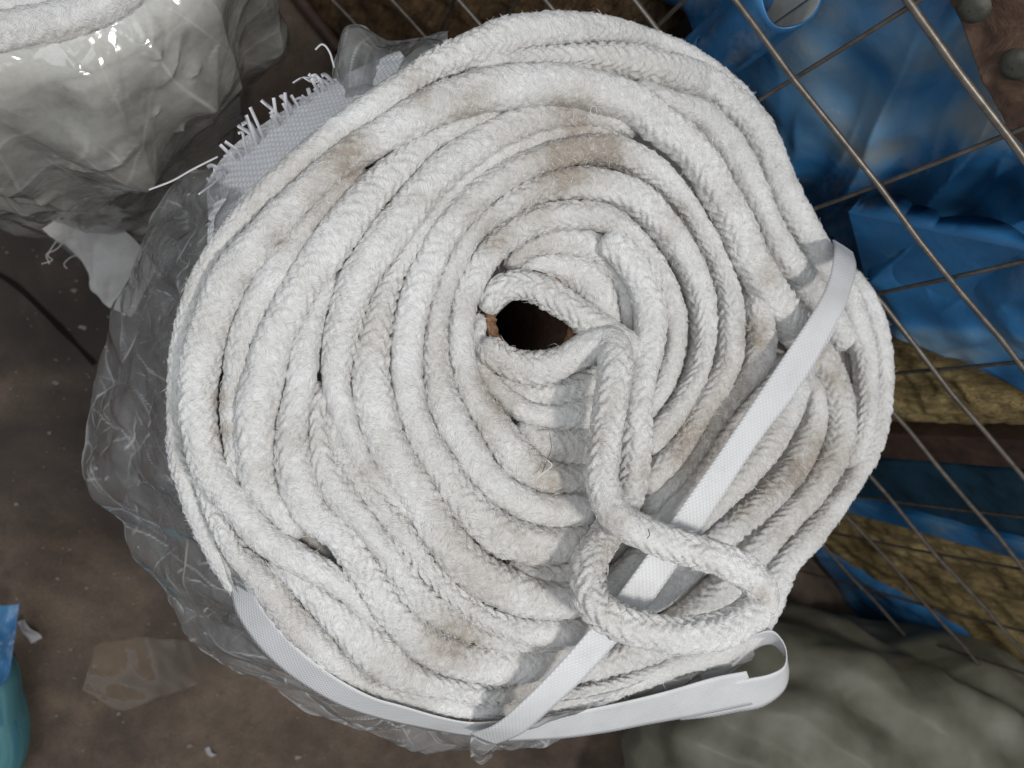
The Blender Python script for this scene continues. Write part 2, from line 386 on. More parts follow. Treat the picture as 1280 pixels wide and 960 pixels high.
def project(P):
    d = (P-CAM) @ RW
    return 640+F*d[..., 0]/-d[..., 2], 480-F*d[..., 1]/-d[..., 2]
FUZZ = []                       # (points, normals, tangents) to grow loose fibres on
coil = empty('rope_coil', (AX[0], AX[1], FL))
tag(coil, 'large spiral coil of white braided rope with a loose loop on top, centre', 'rope coil')
def place(o, root):             # keep world coordinates while parenting
    o.parent = root; o.matrix_parent_inverse = Matrix.Translation((-root.location)); return o
NCOL = 8
def rope(Pc, rh, rv, name='rope_turn', label=None, root=coil, ds=0.00115, seg=48, amp=0.8, fuzz=True, seed=0.0, mat_=ROPE, stains=True, press=1.0):
    """braided rope along a 3D centre line with half-width rh and half-height rv (arrays)"""
    L = np.r_[0, np.cumsum(np.linalg.norm(np.diff(Pc, axis=0), axis=1))]
    n = max(8, int(L[-1]/ds)); s = np.linspace(0, L[-1], n)
    P = np.stack([np.interp(s, L, Pc[:, j]) for j in range(3)], 1)
    rh = np.interp(s, L, rh); rv = np.interp(s, L, rv)
    end = np.minimum(s, L[-1]-s); cap = np.sqrt(np.clip(1-(1-np.clip(end/0.010, 0, 1))**2, 0.0004, 1))
    T = np.gradient(P, axis=0)
    for _ in range(6): T[1:-1] = (T[:-2]+2*T[1:-1]+T[2:])/4
    T /= np.linalg.norm(T, axis=1, keepdims=True)
    S = np.cross(T, V(0, 0, 1)); S /= np.linalg.norm(S, axis=1, keepdims=True); Nn = np.cross(S, T)
    th = np.linspace(-np.pi, np.pi, seg, endpoint=False)
    R0 = S[:, None]*np.sin(th)[None, :, None]+Nn[:, None]*np.cos(th)[None, :, None]
    sq = lambda x: np.sign(x)*np.abs(x)**press
    base = P[:, None]+S[:, None]*(rh[:, None]*sq(np.sin(th))[None])[..., None]+Nn[:, None]*(rv[:, None]*sq(np.cos(th))[None])[..., None]
    # waviness of the whole rope
    wv = noise(P*V(1, 1, 1)+seed, 28)[:, None, None]
    tw = noise(P+seed*3, 9)*1.2+s*3.0
    u = ((th[None]+tw[:, None])/(2*np.pi)*NCOL)
    v = np.broadcast_to(s[:, None], u.shape)/0.0086
    warp = noise(base+seed, 110); warp2 = noise(base+seed+5, 130)
    u = u+0.18*warp+0.12*noise(base+seed+2, 260); v = v+0.25*warp2+0.15*noise(base+seed+4, 280)
    k = np.floor(u); a = u-k-0.5; sg = np.where(k % 2 == 0, 1.0, -1.0)
    ph = v+sg*a*1.15+0.5*(k % 2)
    fr = ph-np.floor(ph)-0.5
    h = (1-0.45*(2*a)**2)*(1-(2*np.abs(fr))**2.2)
    mod = np.clip(0.8+0.9*noise(base+seed+9, 22), 0.2, 1.5)
    disp = 0.0021*amp*(h-0.6)*mod+0.0006*noise(base+seed, 75)+0.0007*noise(base, 210)+0.00042*noise(base, 520)
    disp += rng.normal(0, 0.00013, disp.shape)
    G = base+R0*disp[..., None]
    cen = P[:, None]; G = cen+(G-cen)*cap[:, None, None]
    # fibre directions of the two yarn families
    U = u/NCOL*2*np.pi*0.0115; Vv = v*0.0086
    ca, sa = math.cos(0.80), math.sin(0.80)
    uvf = np.stack([Vv*ca+U*sa, -Vv*sa+U*ca], -1).reshape(-1, 2)
    uvg = np.stack([Vv*ca-U*sa, Vv*sa+U*ca], -1).reshape(-1, 2)
    side = (0.5+0.5*np.clip(sg*(0.5-np.abs(a))*6, -1, 1)).ravel()
    cav = np.clip(1-h*1.6, 0, 1)*mod*min(amp, 1)
    flat = G.reshape(-1, 3)
    st = np.clip(noise(flat+seed*2, 13)*1.5-0.45, 0, 1)*0.5+np.clip(noise(flat+31, 45)*1.4-0.55, 0, 1)*0.35
    stk = np.random.default_rng(int(seed*97)).uniform(.45, 1.2)
    if stains:
        px, py = project(flat)
        for (sx, sy, sr, si) in STAINS:
            d2 = ((px-sx)**2+(py-sy)**2)/(sr*sr)
            near = d2 < 5
            st[near] += si*stk*np.exp(-d2[near]*1.1)
    o = mesh(name, flat, grid_faces(n, seg, True), mat_, None, {'fibre': uvf, 'fibre_b': uvg}, {'stain': np.clip(st, 0, 1.1), 'cavity': cav.ravel(), 'side': side})
    place(o, root)
    if label: o['label'] = label
    if fuzz:
        sel = np.flatnonzero((np.abs(((th+np.pi) % (2*np.pi))-np.pi) < 1.9))
        m = int(L[-1]*7000)
        i = rng.integers(2, n-2, m); j = sel[rng.integers(0, len(sel), m)]
        FUZZ.append((G[i, j], R0[i, j], T[i], S[i]))
    return o
def dist_to(poly, pts):
    out = np.full(len(pts), 1e9)
    for q in poly[::2]: out = np.minimum(out, np.hypot(pts[:, 0]-q[0], pts[:, 1]-q[1]))
    return out
turn_no = [0]
def turn(A, B, dz=0.0, grow=1.0, dip=(0.010, 0.010), amp=0.9, label=None, diplen=42.0, flat=1.0, hwk=(1, 1)):
    A = smooth_poly(A, 260, 9); B = smooth_poly(B, 260, 9)
    c = (A+B)/2
    hw = (dist_to(A, c)+dist_to(B, c))/2
    for _ in range(200): hw[1:-1] = (hw[:-2]+2*hw[1:-1]+hw[2:])/4
    hw = np.clip(hw*grow*1.03*np.interp(np.linspace(0, 1, 260), np.linspace(0, 1, len(hwk)), hwk), 13, 38)
    L = np.r_[0, np.cumsum(np.hypot(*np.diff(c, axis=0).T))]
    zd = np.broadcast_to(np.interp(L, np.linspace(0, L[-1], len(np.atleast_1d(dz))), np.atleast_1d(dz)) if np.ndim(dz) else dz, (260,))
    e0 = np.clip(1-L/diplen, 0, 1)**1.6*dip[0]; e1 = np.clip(1-(L[-1]-L)/diplen, 0, 1)**1.6*dip[1]
    r_n = 0.0117
    P = todome(c[:, 0], c[:, 1], zd-r_n-e0-e1)
    dep = -((P-CAM) @ RW)[:, 2]
    rh = hw/F*dep
    rv = (0.55*rh+0.45*r_n)*flat*1.06
    turn_no[0] += 1
    return rope(P, rh, rv, seed=turn_no[0]*1.37, label=label, amp=amp, press=0.76)

B01 = [(245, 375), (275, 327), (320, 277), (360, 237), (410, 192), (442, 170), (480, 147), (510, 127), (545, 104)]
BT4 = [(795, 166), (820, 180), (845, 197), (865, 225), (875, 240), (892, 270), (907, 310), (920, 340)]
# outermost turn over the top left
turn([(345, 815), (305, 762), (268, 705), (240, 650), (222, 590), (215, 530), (215, 480), (221, 425), (236, 365), (258, 315), (298, 257), (360, 197), (392, 172), (442, 130), (485, 102), (515, 85), (550, 60), (625, 26), (677, 17), (737, 19), (797, 34), (850, 62), (890, 88), (926, 117), (952, 150)],
     [(360, 800), (320, 748), (284, 694), (256, 640), (238, 595), (230, 530), (232, 480), (238, 420), (250, 375)] + B01[1:] + [(590, 88), (620, 74), (670, 64), (745, 57), (795, 60), (845, 71), (885, 94), (916, 124), (940, 156)], dz=[-.030, -.024, -.012, -.006, -.002, 0, 0, -.001, -.013], dip=(.004, .012))
turn([(570, 93), (620, 72), (670, 64), (745, 57), (795, 60), (845, 70), (885, 85), (932, 120), (960, 147), (977, 187), (997, 237), (1022, 280), (1042, 318), (1062, 348), (1076, 380)],
     [(575, 99), (620, 89), (670, 85), (707, 85), (745, 91), (780, 97), (807, 107), (845, 117), (880, 125), (902, 145), (922, 162), (940, 197), (957, 237), (977, 280), (1000, 322), (1018, 345), (1038, 368), (1052, 395)], dz=[-.006, -.004, 0, 0.002, -.001], dip=(.008, .008))
# the long turn: bottom left, left, top, right
turn([(475, 786), (440, 762), (420, 747), (400, 737), (347, 705), (310, 680), (290, 655), (268, 625), (250, 600), (235, 570), (227, 530), (226, 480), (233, 437), (240, 400), (258, 350)] + B01[1:] + [(590, 90), (620, 87), (670, 84), (707, 84), (745, 91), (780, 99), (807, 115), (838, 140), (880, 172), (907, 220), (935, 260), (950, 300), (965, 332), (980, 355), (1002, 385), (1020, 408), (1038, 434), (1050, 462)],
     [(480, 780), (460, 745), (440, 722), (427, 707), (400, 692), (367, 675), (347, 660), (335, 647), (320, 632), (302, 612), (287, 592), (277, 570), (270, 525), (269, 495), (272, 457), (284, 430), (297, 397), (314, 358), (336, 322), (362, 290), (392, 258), (422, 230), (452, 207), (484, 190), (515, 175), (545, 161), (610, 143), (650, 133), (695, 131), (727, 136), (760, 145), (795, 160)] + BT4[1:] + [(935, 360), (950, 387), (965, 415), (985, 432), (1004, 458), (1018, 484)],
     dz=[-.004, .006, .004, 0, 0, 0, .004, .007, .008, .005, -.002], dip=(.014, .010))
turn([(785, 98), (807, 107), (845, 117), (880, 125), (902, 145), (922, 162), (940, 197), (957, 237), (977, 280), (1000, 320), (1016, 342), (1038, 366), (1056, 396), (1064, 425)],
     [(800, 125), (838, 142), (880, 172), (907, 220), (935, 260), (950, 300), (965, 332), (980, 355), (1000, 380), (1018, 398), (1032, 420), (1042, 445)], dz=[0, 0, 0, -.003], dip=(.012, .008))
turn([(302, 620), (287, 550), (281, 520), (282, 470), (284, 435), (297, 397), (314, 358), (336, 322), (362, 290), (392, 258), (422, 230), (450, 210)],
     [(305, 612), (300, 560), (297, 520), (299, 487), (310, 457), (317, 425), (325, 415), (345, 370), (365, 337), (387, 300), (407, 272), (428, 248), (456, 220)], dz=[-.005, -.003, -.002, -.002, -.003], grow=1.1)
turn([(358, 668), (330, 637), (307, 615), (300, 590), (297, 520), (299, 487), (310, 457), (317, 425), (345, 370), (385, 300), (425, 250), (465, 212), (515, 177), (545, 161), (610, 144), (640, 136)],
     [(384, 668), (370, 635), (350, 610), (345, 590), (344, 557), (343, 527), (352, 490), (362, 440), (385, 390), (412, 350), (430, 330), (450, 300), (470, 272), (500, 237), (537, 197), (585, 165), (610, 152), (640, 143)], dz=[0, 0, 0, 0, -.002, -.006], dip=(.014, .010))
turn([(418, 342), (385, 385), (366, 430), (359, 470), (355, 500), (347, 530), (344, 557), (345, 590), (350, 610), (362, 640), (370, 658), (400, 672), (420, 690), (432, 710), (452, 745), (475, 780), (497, 800), (525, 828), (570, 847), (600, 852), (640, 852), (680, 847), (730, 822)],
     [(430, 342), (412, 375), (405, 412), (401, 432), (395, 470), (388, 510), (386, 540), (389, 575), (402, 615), (432, 652), (450, 672), (475, 705), (492, 732), (510, 757), (530, 775), (560, 790), (600, 805), (632, 810), (675, 807), (715, 800)], dz=[-.003, 0, 0, 0, 0, 0, -.002], amp=1.35, dip=(.012, .004))
turn([(392, 480), (386, 510), (384, 540), (387, 575), (400, 615), (432, 652), (450, 672), (475, 705), (492, 732), (510, 757), (530, 775), (560, 790), (600, 804), (640, 808), (690, 807), (735, 803)],
     [(402, 480), (404, 510), (412, 548), (428, 590), (458, 632), (484, 668), (514, 706), (545, 738), (580, 766), (615, 786), (645, 794), (690, 793), (735, 788)], dz=[-.004, .0, .002, .001, 0, -.003, -.005], amp=1.2, dip=(.012, .010), grow=1.04)
turn([(404, 500), (412, 548), (428, 590), (458, 632), (484, 668), (514, 706), (545, 738), (580, 768), (615, 790), (645, 802), (675, 805), (730, 803)],
     [(408, 500), (423, 545), (433, 565), (450, 585), (470, 607), (493, 632), (508, 649), (530, 684), (555, 719), (598, 752), (625, 764), (655, 772), (680, 773), (740, 769)], dz=[-.004, -.001, .001, .002, .002, .003], amp=1.25, dip=(.012, .006), grow=1.04)
turn([(520, 658), (495, 630), (470, 605), (450, 585), (434, 565), (425, 545), (413, 520), (405, 490), (402, 465), (403, 432), (407, 412), (414, 375), (432, 330), (452, 300), (472, 272), (504, 236), (539, 197), (587, 165), (625, 146), (650, 137), (695, 134), (727, 138), (760, 147), (795, 160)],
     [(524, 654), (505, 635), (487, 615), (472, 592), (460, 567), (450, 537), (442, 510), (437, 477), (442, 440), (450, 412), (457, 385), (470, 355), (487, 332), (507, 305), (525, 283), (540, 260), (572, 227), (600, 207), (622, 190), (655, 177), (695, 165), (732, 160), (770, 160), (800, 164)], dz=[-.003, .001, .001, 0, 0, -.003, -.008], dip=(.006, .006))
turn([(735, 769), (680, 771), (655, 770), (625, 762), (600, 750), (557, 717), (532, 682), (515, 655), (505, 635), (487, 615), (472, 592), (460, 567), (450, 537), (442, 510), (437, 477), (442, 440), (450, 412), (457, 385), (470, 355), (487, 332), (509, 308), (525, 285), (540, 260), (572, 227), (600, 207), (622, 190), (655, 177), (695, 166), (732, 160), (775, 162)],
     [(730, 727), (675, 727), (650, 717), (620, 700), (600, 687), (582, 667), (560, 635), (537, 598), (527, 581), (514, 562), (505, 542), (494, 517), (487, 475), (486, 435), (490, 407), (497, 372), (505, 347), (520, 317), (535, 280), (572, 240), (605, 215), (635, 197), (680, 180), (732, 166), (780, 164)], dz=[0.002, 0, 0, 0, 0, -.004, -.008, -.010], amp=1.15, dip=(.004, .01))
turn([(735, 699), (695, 700), (665, 704), (640, 701), (620, 697), (600, 685), (582, 667), (560, 635), (537, 598), (527, 581), (514, 562), (505, 542), (494, 517), (488, 475), (487, 435), (491, 407), (498, 372), (506, 347), (521, 317), (536, 280), (573, 241), (606, 217), (636, 199), (680, 182), (732, 168), (770, 166), (790, 171), (813, 186), (836, 203), (856, 230), (867, 245), (886, 275), (902, 313), (916, 342), (927, 370), (930, 400), (924, 470), (880, 525), (855, 572), (830, 600), (795, 626)],
     [(745, 655), (695, 661), (665, 655), (635, 640), (605, 620), (582, 600), (563, 570), (556, 559), (544, 540), (535, 512), (529, 491), (527, 440), (530, 410), (537, 380), (548, 350), (562, 320), (580, 290), (605, 262), (640, 237), (680, 218), (720, 209), (745, 210), (770, 216), (810, 233), (837, 257), (860, 290), (877, 317), (890, 350), (897, 400), (893, 440), (880, 480), (865, 507), (840, 548), (800, 590)],
     dz=[0.004, 0.003, 0, 0, 0, -.001, -.004, -.006, -.004, 0, 0], dip=(.006, .010), hwk=(1, 1, 1, 1, 1, 1, .84, .80, .88, 1, 1))
turn([(745, 655), (695, 661), (665, 655), (635, 640), (605, 620), (582, 600), (563, 570), (556, 559), (544, 540), (535, 512), (529, 491), (527, 440), (530, 410), (537, 380), (548, 350), (562, 320), (580, 290), (605, 262), (640, 237), (680, 218), (720, 209), (745, 211), (770, 217), (808, 234), (834, 258), (857, 290), (874, 317), (887, 350), (894, 400), (890, 440), (877, 480), (862, 507), (837, 545), (800, 582)],
     [(735, 616), (682, 615), (660, 610), (630, 595), (612, 570), (595, 535), (580, 510), (570, 491), (563, 467), (559, 452), (558, 425), (560, 390), (567, 360), (580, 330), (597, 305), (620, 285), (650, 265), (690, 252), (735, 252), (766, 257), (793, 272), (816, 297), (837, 325), (852, 350), (862, 375), (867, 410), (864, 447), (851, 482), (833, 510), (800, 540)], dz=[0, 0, 0, 0, 0, -.001, -.003, -.002], dip=(.006, .010))
turn([(735, 616), (682, 615), (660, 610), (630, 595), (612, 570), (595, 535), (580, 510), (570, 491), (563, 467), (559, 452), (558, 425), (560, 390), (567, 360), (580, 330), (597, 305), (620, 285), (650, 265), (690, 252), (735, 250), (763, 255), (787, 270), (808, 295), (828, 325), (842, 350), (852, 375), (857, 410), (854, 447), (842, 480), (825, 507), (795, 535)],
     [(735, 580), (692, 579), (669, 562), (650, 538), (629, 514), (612, 499), (600, 472), (595, 454), (590, 420), (592, 395), (599, 370), (612, 345), (632, 320), (660, 300), (680, 291), (710, 288), (740, 289), (766, 298), (792, 320), (812, 348), (826, 380), (830, 410), (825, 450), (812, 485), (790, 512)], dz=[-.003, 0, 0, 0, 0, .003, .004, .003, .0], dip=(.008, .006), hwk=(1, 1, 1, 1, 1, .94, .80, .78, .82, .9))
# short visible stretches of deeper turns near the middle
turn([(740, 577), (692, 580), (667, 572), (640, 556)], [(740, 537), (690, 538), (665, 530), (645, 520)], dz=-.007, dip=(0, .01), grow=1.1)
turn([(740, 539), (690, 540), (665, 532), (642, 522), (622, 507), (597, 477), (588, 445), (586, 415), (590, 390)], [(745, 490), (715, 503), (695, 509), (667, 505), (645, 493), (612, 465), (605, 447), (601, 420), (604, 400)], dz=-.006, grow=1.05)
turn([(750, 490), (715, 505), (695, 511), (667, 507), (645, 495), (610, 465), (600, 445)], [(750, 455), (720, 465), (685, 475), (655, 480), (635, 475), (614, 455), (606, 440)], dz=-.011, grow=1.1, amp=1.2)
turn([(625, 330), (645, 308), (680, 292), (710, 288), (735, 289), (755, 299), (772, 322), (785, 342), (793, 365), (795, 390), (797, 425)], [(640, 342), (660, 324), (680, 319), (710, 320), (735, 327), (750, 337), (762, 356), (771, 375), (776, 400), (778, 425)], dz=[-.008, -.010, -.016, -.018], grow=1.1)
turn([(630, 345), (660, 323), (680, 318), (710, 319), (735, 326), (750, 335), (760, 355), (768, 375), (776, 410)], [(645, 350), (667, 345), (690, 350), (715, 367), (732, 387), (745, 415)], dz=-.012, grow=1.05, amp=1.2)
turn([(742, 699), (700, 702), (660, 705), (625, 698)], [(742, 728), (700, 729), (670, 727), (640, 712)], dz=-.009, dip=(0, .01), grow=1.2)
# turns on the right, under and beyond the strap
turn([(925, 345), (931, 385), (930, 440), (916, 475), (888, 510), (866, 555), (848, 585), (800, 632)], [(950, 350), (962, 395), (967, 430), (962, 458), (940, 484), (910, 517), (877, 560), (852, 592), (808, 645)], dz=[-.004, -.003, -.005, -.006], dip=(.016, .006), grow=1.05)
turn([(964, 452), (938, 487), (908, 520), (875, 560), (850, 590), (800, 640)], [(998, 470), (968, 512), (938, 550), (905, 590), (870, 627), (820, 680)], dz=-.011, grow=1.05)
turn([(1018, 452), (1010, 485), (1004, 508), (991, 537), (974, 567), (944, 602), (919, 625), (895, 647), (860, 677), (800, 725), (740, 770)], [(982, 450), (972, 480), (963, 505), (948, 535), (928, 560), (903, 590), (878, 615), (850, 640), (818, 665), (770, 705), (715, 745)], dz=-.003)
turn([(1018, 466), (1030, 500), (1032, 532), (1021, 567), (1003, 595), (986, 617), (961, 642), (936, 662), (900, 695), (850, 740), (790, 785), (720, 822)], [(998, 470), (1006, 500), (1003, 520), (992, 544), (976, 570), (947, 604), (922, 628), (897, 650), (862, 680), (810, 720), (760, 760), (700, 795)], dz=-.001)
turn([(1022, 415), (1042, 440), (1056, 470), (1067, 512), (1065, 550), (1055, 582), (1030, 620), (1000, 652), (976, 680), (955, 703), (930, 755), (890, 795), (840, 817), (780, 838), (725, 850), (640, 862)], [(990, 436), (1012, 460), (1025, 485), (1032, 512), (1033, 535), (1022, 569), (1005, 597), (987, 620), (962, 645), (938, 668), (895, 715), (845, 757), (790, 792), (735, 818), (690, 840), (640, 852)], dz=[.002, .003, .002, 0, 0, -.002], dip=(.010, .006))
turn([(1066, 345), (1078, 385), (1090, 420), (1094, 460), (1092, 505), (1083, 550), (1065, 590)], [(1046, 380), (1056, 410), (1066, 445), (1069, 480), (1069, 515), (1064, 550), (1050, 585)], dz=-.004, dip=(.004, .012))
turn([(1060, 330), (1088, 365), (1104, 402), (1111, 445), (1112, 475), (1110, 515), (1100, 552), (1080, 595), (1052, 642), (1022, 682), (992, 714), (978, 750), (955, 795), (915, 822), (860, 837), (817, 853), (762, 873), (700, 885), (625, 895)],
     [(1048, 350), (1072, 385), (1084, 415), (1089, 450), (1089, 480), (1087, 515), (1078, 550), (1060, 588), (1032, 622), (1002, 655), (977, 682), (957, 708), (932, 758), (892, 797), (842, 818), (782, 840), (727, 853), (680, 864), (625, 873)], dz=[-.010, -.010, -.006, -.002, 0, -.004, -.004])
# lower left outer turns
turn([(238, 570), (248, 610), (262, 648), (280, 690), (298, 715), (315, 735), (342, 775), (385, 819), (422, 848), (460, 868), (502, 881), (550, 890), (621, 897), (680, 888)],
     [(256, 565), (268, 605), (284, 645), (302, 678), (322, 695), (347, 717), (377, 757), (400, 780), (420, 802), (445, 829), (485, 855), (537, 864), (600, 873), (680, 862)], dz=[-.020, -.010, -.004, -.002, 0, 0, -.003], amp=1.2)
turn([(325, 690), (350, 717), (379, 757), (402, 780), (422, 802), (445, 829), (487, 856), (537, 867), (600, 877), (640, 874), (715, 850)],
     [(360, 705), (400, 735), (420, 746), (440, 762), (475, 784), (497, 800), (514, 820), (541, 838), (570, 846), (600, 851), (640, 851), (705, 828)], dz=[-.006, -.002, 0, 0, -.002, -.004], amp=1.2)
# the loose end: comes off an inner turn, makes the loop, climbs back to the tube
def path3(pts, n=240):
    """pts: (px, py, height above the coil top, half-width px)"""
    q = smooth_poly(np.array([(p[0], p[1], p[2]*4000, p[3]) for p in pts], float), n, 2)
    P = onz(q[:, 0], q[:, 1], ZT+q[:, 2]/4000); dep = -((P-CAM) @ RW)[:, 2]
    return P, q[:, 3]/F*dep
P, r = path3([(752, 296, -.014, 20), (780, 318, -.010, 20), (800, 350, -.009, 20), (812, 385, -.008, 20), (812, 425, -.007, 20), (802, 465, -.004, 20), (796, 510, .000, 19), (795, 560, .002, 19), (790, 605, .002, 19), (775, 640, .004, 19), (758, 670, .010, 20),
              (744, 690, .018, 21), (735, 712, .026, 22), (737, 742, .034, 22), (757, 768, .040, 22), (800, 786, .043, 22), (850, 795, .044, 23), (900, 788, .044, 23), (938, 768, .044, 23), (952, 742, .045, 22), (934, 716, .047, 21), (893, 696, .048, 21), (852, 683, .044, 21), (810, 668, .042, 21), (772, 648, .038, 21),
              (754, 612, .032, 21), (754, 565, .028, 21), (761, 512, .025, 21), (769, 462, .021, 22), (764, 432, .008, 23), (738, 432, .000, 21), (702, 452, -.009, 20), (660, 460, -.014, 20), (622, 446, -.016, 19), (602, 425, -.018, 17)], 700)
rope(P, r, r*0.97, 'loose_end', 'thick loose length of the rope standing up from the coil in a closed loop', seed=91.0, amp=1.25)
P, r = path3([(608, 392, -.026, 14), (618, 370, -.020, 17), (640, 357, -.016, 17), (664, 358, -.014, 18), (692, 371, -.011, 19), (717, 388, -.008, 19), (742, 407, -.005, 20), (775, 427, -.004, 20), (800, 450, -.014, 18)], 300)
rope(P, r, r, seed=77.0, amp=1.15)

# turns underneath and down the side: one joined part
outl = np.array([(215, 520), (222, 425), (258, 315), (330, 225), (442, 130), (550, 60), (625, 26), (737, 19), (850, 62), (932, 120), (977, 187), (1022, 280), (1075, 350), (1105, 420), (1110, 500), (1085, 590), (1030, 675), (975, 760), (915, 815), (817, 852), (700, 885), (600, 893), (500, 878), (400, 830), (320, 745), (262, 650)], float)
oc = np.array((668, 402.0))
q = smooth_poly(np.vstack([outl, outl[:1]]), 161, 1)[:-1]
lst = []
for i, fct in enumerate(np.linspace(0.17, 0.94, 16)):
    c = oc+(q-oc)*fct
    P = todome(c[:, 0], c[:, 1], -0.047)
    lst.append(tube3(P, 0.0135, 12, True))
rim = todome(*(oc+(q-oc)*0.935).T, -0.026)
for k in range(1, 35):
    z = rim[:, 2]*(1-k/34)+(FL+0.012)*(k/34)
    P = rim.copy(); P[:, 2] = z
    lst.append(tube3(P, 0.0125, 12, True))
v_, f_ = join(lst)
low = mesh('lower_turns', v_, f_, ROPE, None, {'fibre': v_[:, :2]+v_[:, 2:3], 'fibre_b': v_[:, 1::-1]+v_[:, 2:3]}, {'stain': np.full(len(v_), .5), 'cavity': np.full(len(v_), .5), 'side': np.full(len(v_), .5)}); place(low, coil); low['kind'] = 'stuff'  # even stain and cavity tone darkens them, painting shade into the gaps
# cardboard tube
tb = onz(667.0, 399.0, 0.505); n_ = 96; th = np.linspace(0, 2*np.pi, n_, endpoint=False)
def ringz(r, z): return np.stack([tb[0]+r*np.cos(th), tb[1]+r*np.sin(th), np.full(n_, z)+0.0013*rng.normal(size=n_)], 1)
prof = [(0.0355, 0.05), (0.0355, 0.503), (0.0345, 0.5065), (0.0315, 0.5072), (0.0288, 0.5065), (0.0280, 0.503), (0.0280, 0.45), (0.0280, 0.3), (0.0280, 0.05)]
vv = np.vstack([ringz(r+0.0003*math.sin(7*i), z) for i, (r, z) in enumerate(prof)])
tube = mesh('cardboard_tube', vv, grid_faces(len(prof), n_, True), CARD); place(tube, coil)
tube.data.materials.append(simple('shaded_bore', (0.085, 0.050, 0.034), .9, .15, var=.5, vscale=120))  # shade down the hole, painted as a darker inner wall colour
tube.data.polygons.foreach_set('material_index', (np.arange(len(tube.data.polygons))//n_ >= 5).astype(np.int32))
# loose fibres standing off the rope
Q = [np.concatenate([f[k] for f in FUZZ]) for k in range(4)]
nh = len(Q[0])
ln = rng.gamma(2.2, 0.0008, nh)+0.0009; ln *= np.where(rng.random(nh) < 0.04, 2.2, 1)
lift = np.clip(rng.normal(0.14, 0.16, nh), -0.05, 0.8)
a = rng.uniform(0, 2*np.pi, nh)
tang = Q[2]*np.cos(a)[:, None]+np.cross(Q[1], Q[2])*np.sin(a)[:, None]
d1 = tang+Q[1]*lift[:, None]; d1 /= np.linalg.norm(d1, axis=1, keepdims=True)
curl = rng.normal(0, 0.7, (nh, 3))
p0 = Q[0]-Q[1]*0.0002; p1 = p0+d1*(ln*.5)[:, None]; d2 = d1+curl*0.6; d2 /= np.linalg.norm(d2, axis=1, keepdims=True); p2 = p1+d2*(ln*.5)[:, None]
wdt = rng.uniform(0.00007, 0.00017, nh)[:, None]
sd = np.cross(d1, CAM-p0); sd /= np.linalg.norm(sd, axis=1, keepdims=True)+1e-9
rs = rng.normal(0, 1, (nh, 3)); sd = sd+0.3*rs; sd /= np.linalg.norm(sd, axis=1, keepdims=True)
fv = np.stack([p0-sd*wdt, p0+sd*wdt, p1+sd*wdt*.9, p1-sd*wdt*.9, p2], 1).reshape(-1, 3)
b5 = np.arange(nh)[:, None]*5
tri = np.concatenate([b5+[0, 1, 2], b5+[0, 2, 3], b5+[3, 2, 4]], 0)
fz = mesh('fuzz', fv, tri, HAIR); place(fz, coil); fz['kind'] = 'stuff'
# a few long stray threads one can pick out
def thread(pts, r, m_, h=0.012, label=None):
    q = smooth_poly(np.array([(x, y) for x, y in pts], float), 40, 1)
    P = todome(q[:, 0], q[:, 1], h)
    v, f = tube3(P, r, 5); o = mesh('stray_thread', v, f, m_); place(o, coil)
    if label: o['label'] = label
ring = lambda cx, cy, r, rr: [(cx+r*math.cos(t), cy+rr*math.sin(t)) for t in np.linspace(0.4, 6.4, 14)]
thread(ring(742, 139, 4, 6), .00022, HAIR)
thread(ring(1107, 405, 4, 4), .0002, HAIR, .0)
DARKT = simple('dark_thread', (0.05, 0.045, 0.04), 0.8)
thread([(687, 541), (689, 560), (684, 575), (678, 590)], .00022, DARKT, .004, 'thin dark hair lying on the inner turns')
thread([(684, 575), (690, 582), (678, 592), (672, 597)], .0003, HAIR, .006)
thread([(836, 741), (842, 752), (846, 757)], .0004, DARKT, -.006)
thread([(810, 661), (812, 668), (809, 673)], .0003, DARKT, .060)

# ------------------------------------------------------------------ white packing strap round the coil
SZ = ZT
def edge(pts): return np.array([onz(float(x), float(y), SZ+h) for x, y, h in pts])
sr = empty('packing_strap', tuple(onz(830.0, 690.0, ZT+.01)))
tag(sr, 'white embossed plastic packing strap running across and round the big coil', 'strap')
def spart(name, A, B, **k):
    o = ribbon(name, edge(A), edge(B), STRAP, None, **k); place(o, sr); return o
spart('strap_band', [(1041, 300, -.045), (1043, 314, -.020), (1036, 350, -.003), (1015, 392, .010), (970, 460, .016), (905, 557, .019), (840, 650, .020), (770, 747, .017), (737, 787, .013), (690, 840, .004), (650, 880, -.008), (618, 906, -.028), (588, 917, -.055)],
      [(1066, 316, -.047), (1070, 334, -.022), (1064, 362, -.004), (1051, 394, .009), (1005, 477, .015), (945, 557, .019), (880, 658, .020), (813, 755, .017), (776, 797, .013), (733, 845, .004), (693, 882, -.008), (655, 915, -.030), (620, 930, -.060)], n=260, bow=0.0004)
spart('strap_band', [(303, 700, -0.061), (309, 718, -0.054), (322, 748, -0.051), (342, 777, -0.050), (380, 817, -0.050), (420, 847, -0.050), (465, 871, -0.050), (502, 882, -0.050), (550, 896, -0.051), (590, 903, -0.053), (640, 900, -0.044)],
      [(285, 700, -0.081), (287, 722, -0.078), (293, 760, -0.076), (310, 791, -0.075), (335, 821, -0.075), (372, 851, -0.075), (422, 880, -0.075), (475, 898, -0.076), (540, 912, -0.077), (590, 920, -0.079), (640, 922, -0.070)], n=200)
spart('strap_tail', [(632, 905, -0.070), (700, 893, -0.066), (767, 880, -0.062), (830, 865, -0.058), (892, 847, -0.056), (933, 839, -0.055)],
      [(636, 926, -0.090), (700, 923, -0.086), (760, 915, -0.083), (812, 905, -0.080), (880, 893, -0.077), (948, 879, -0.075)], n=150)
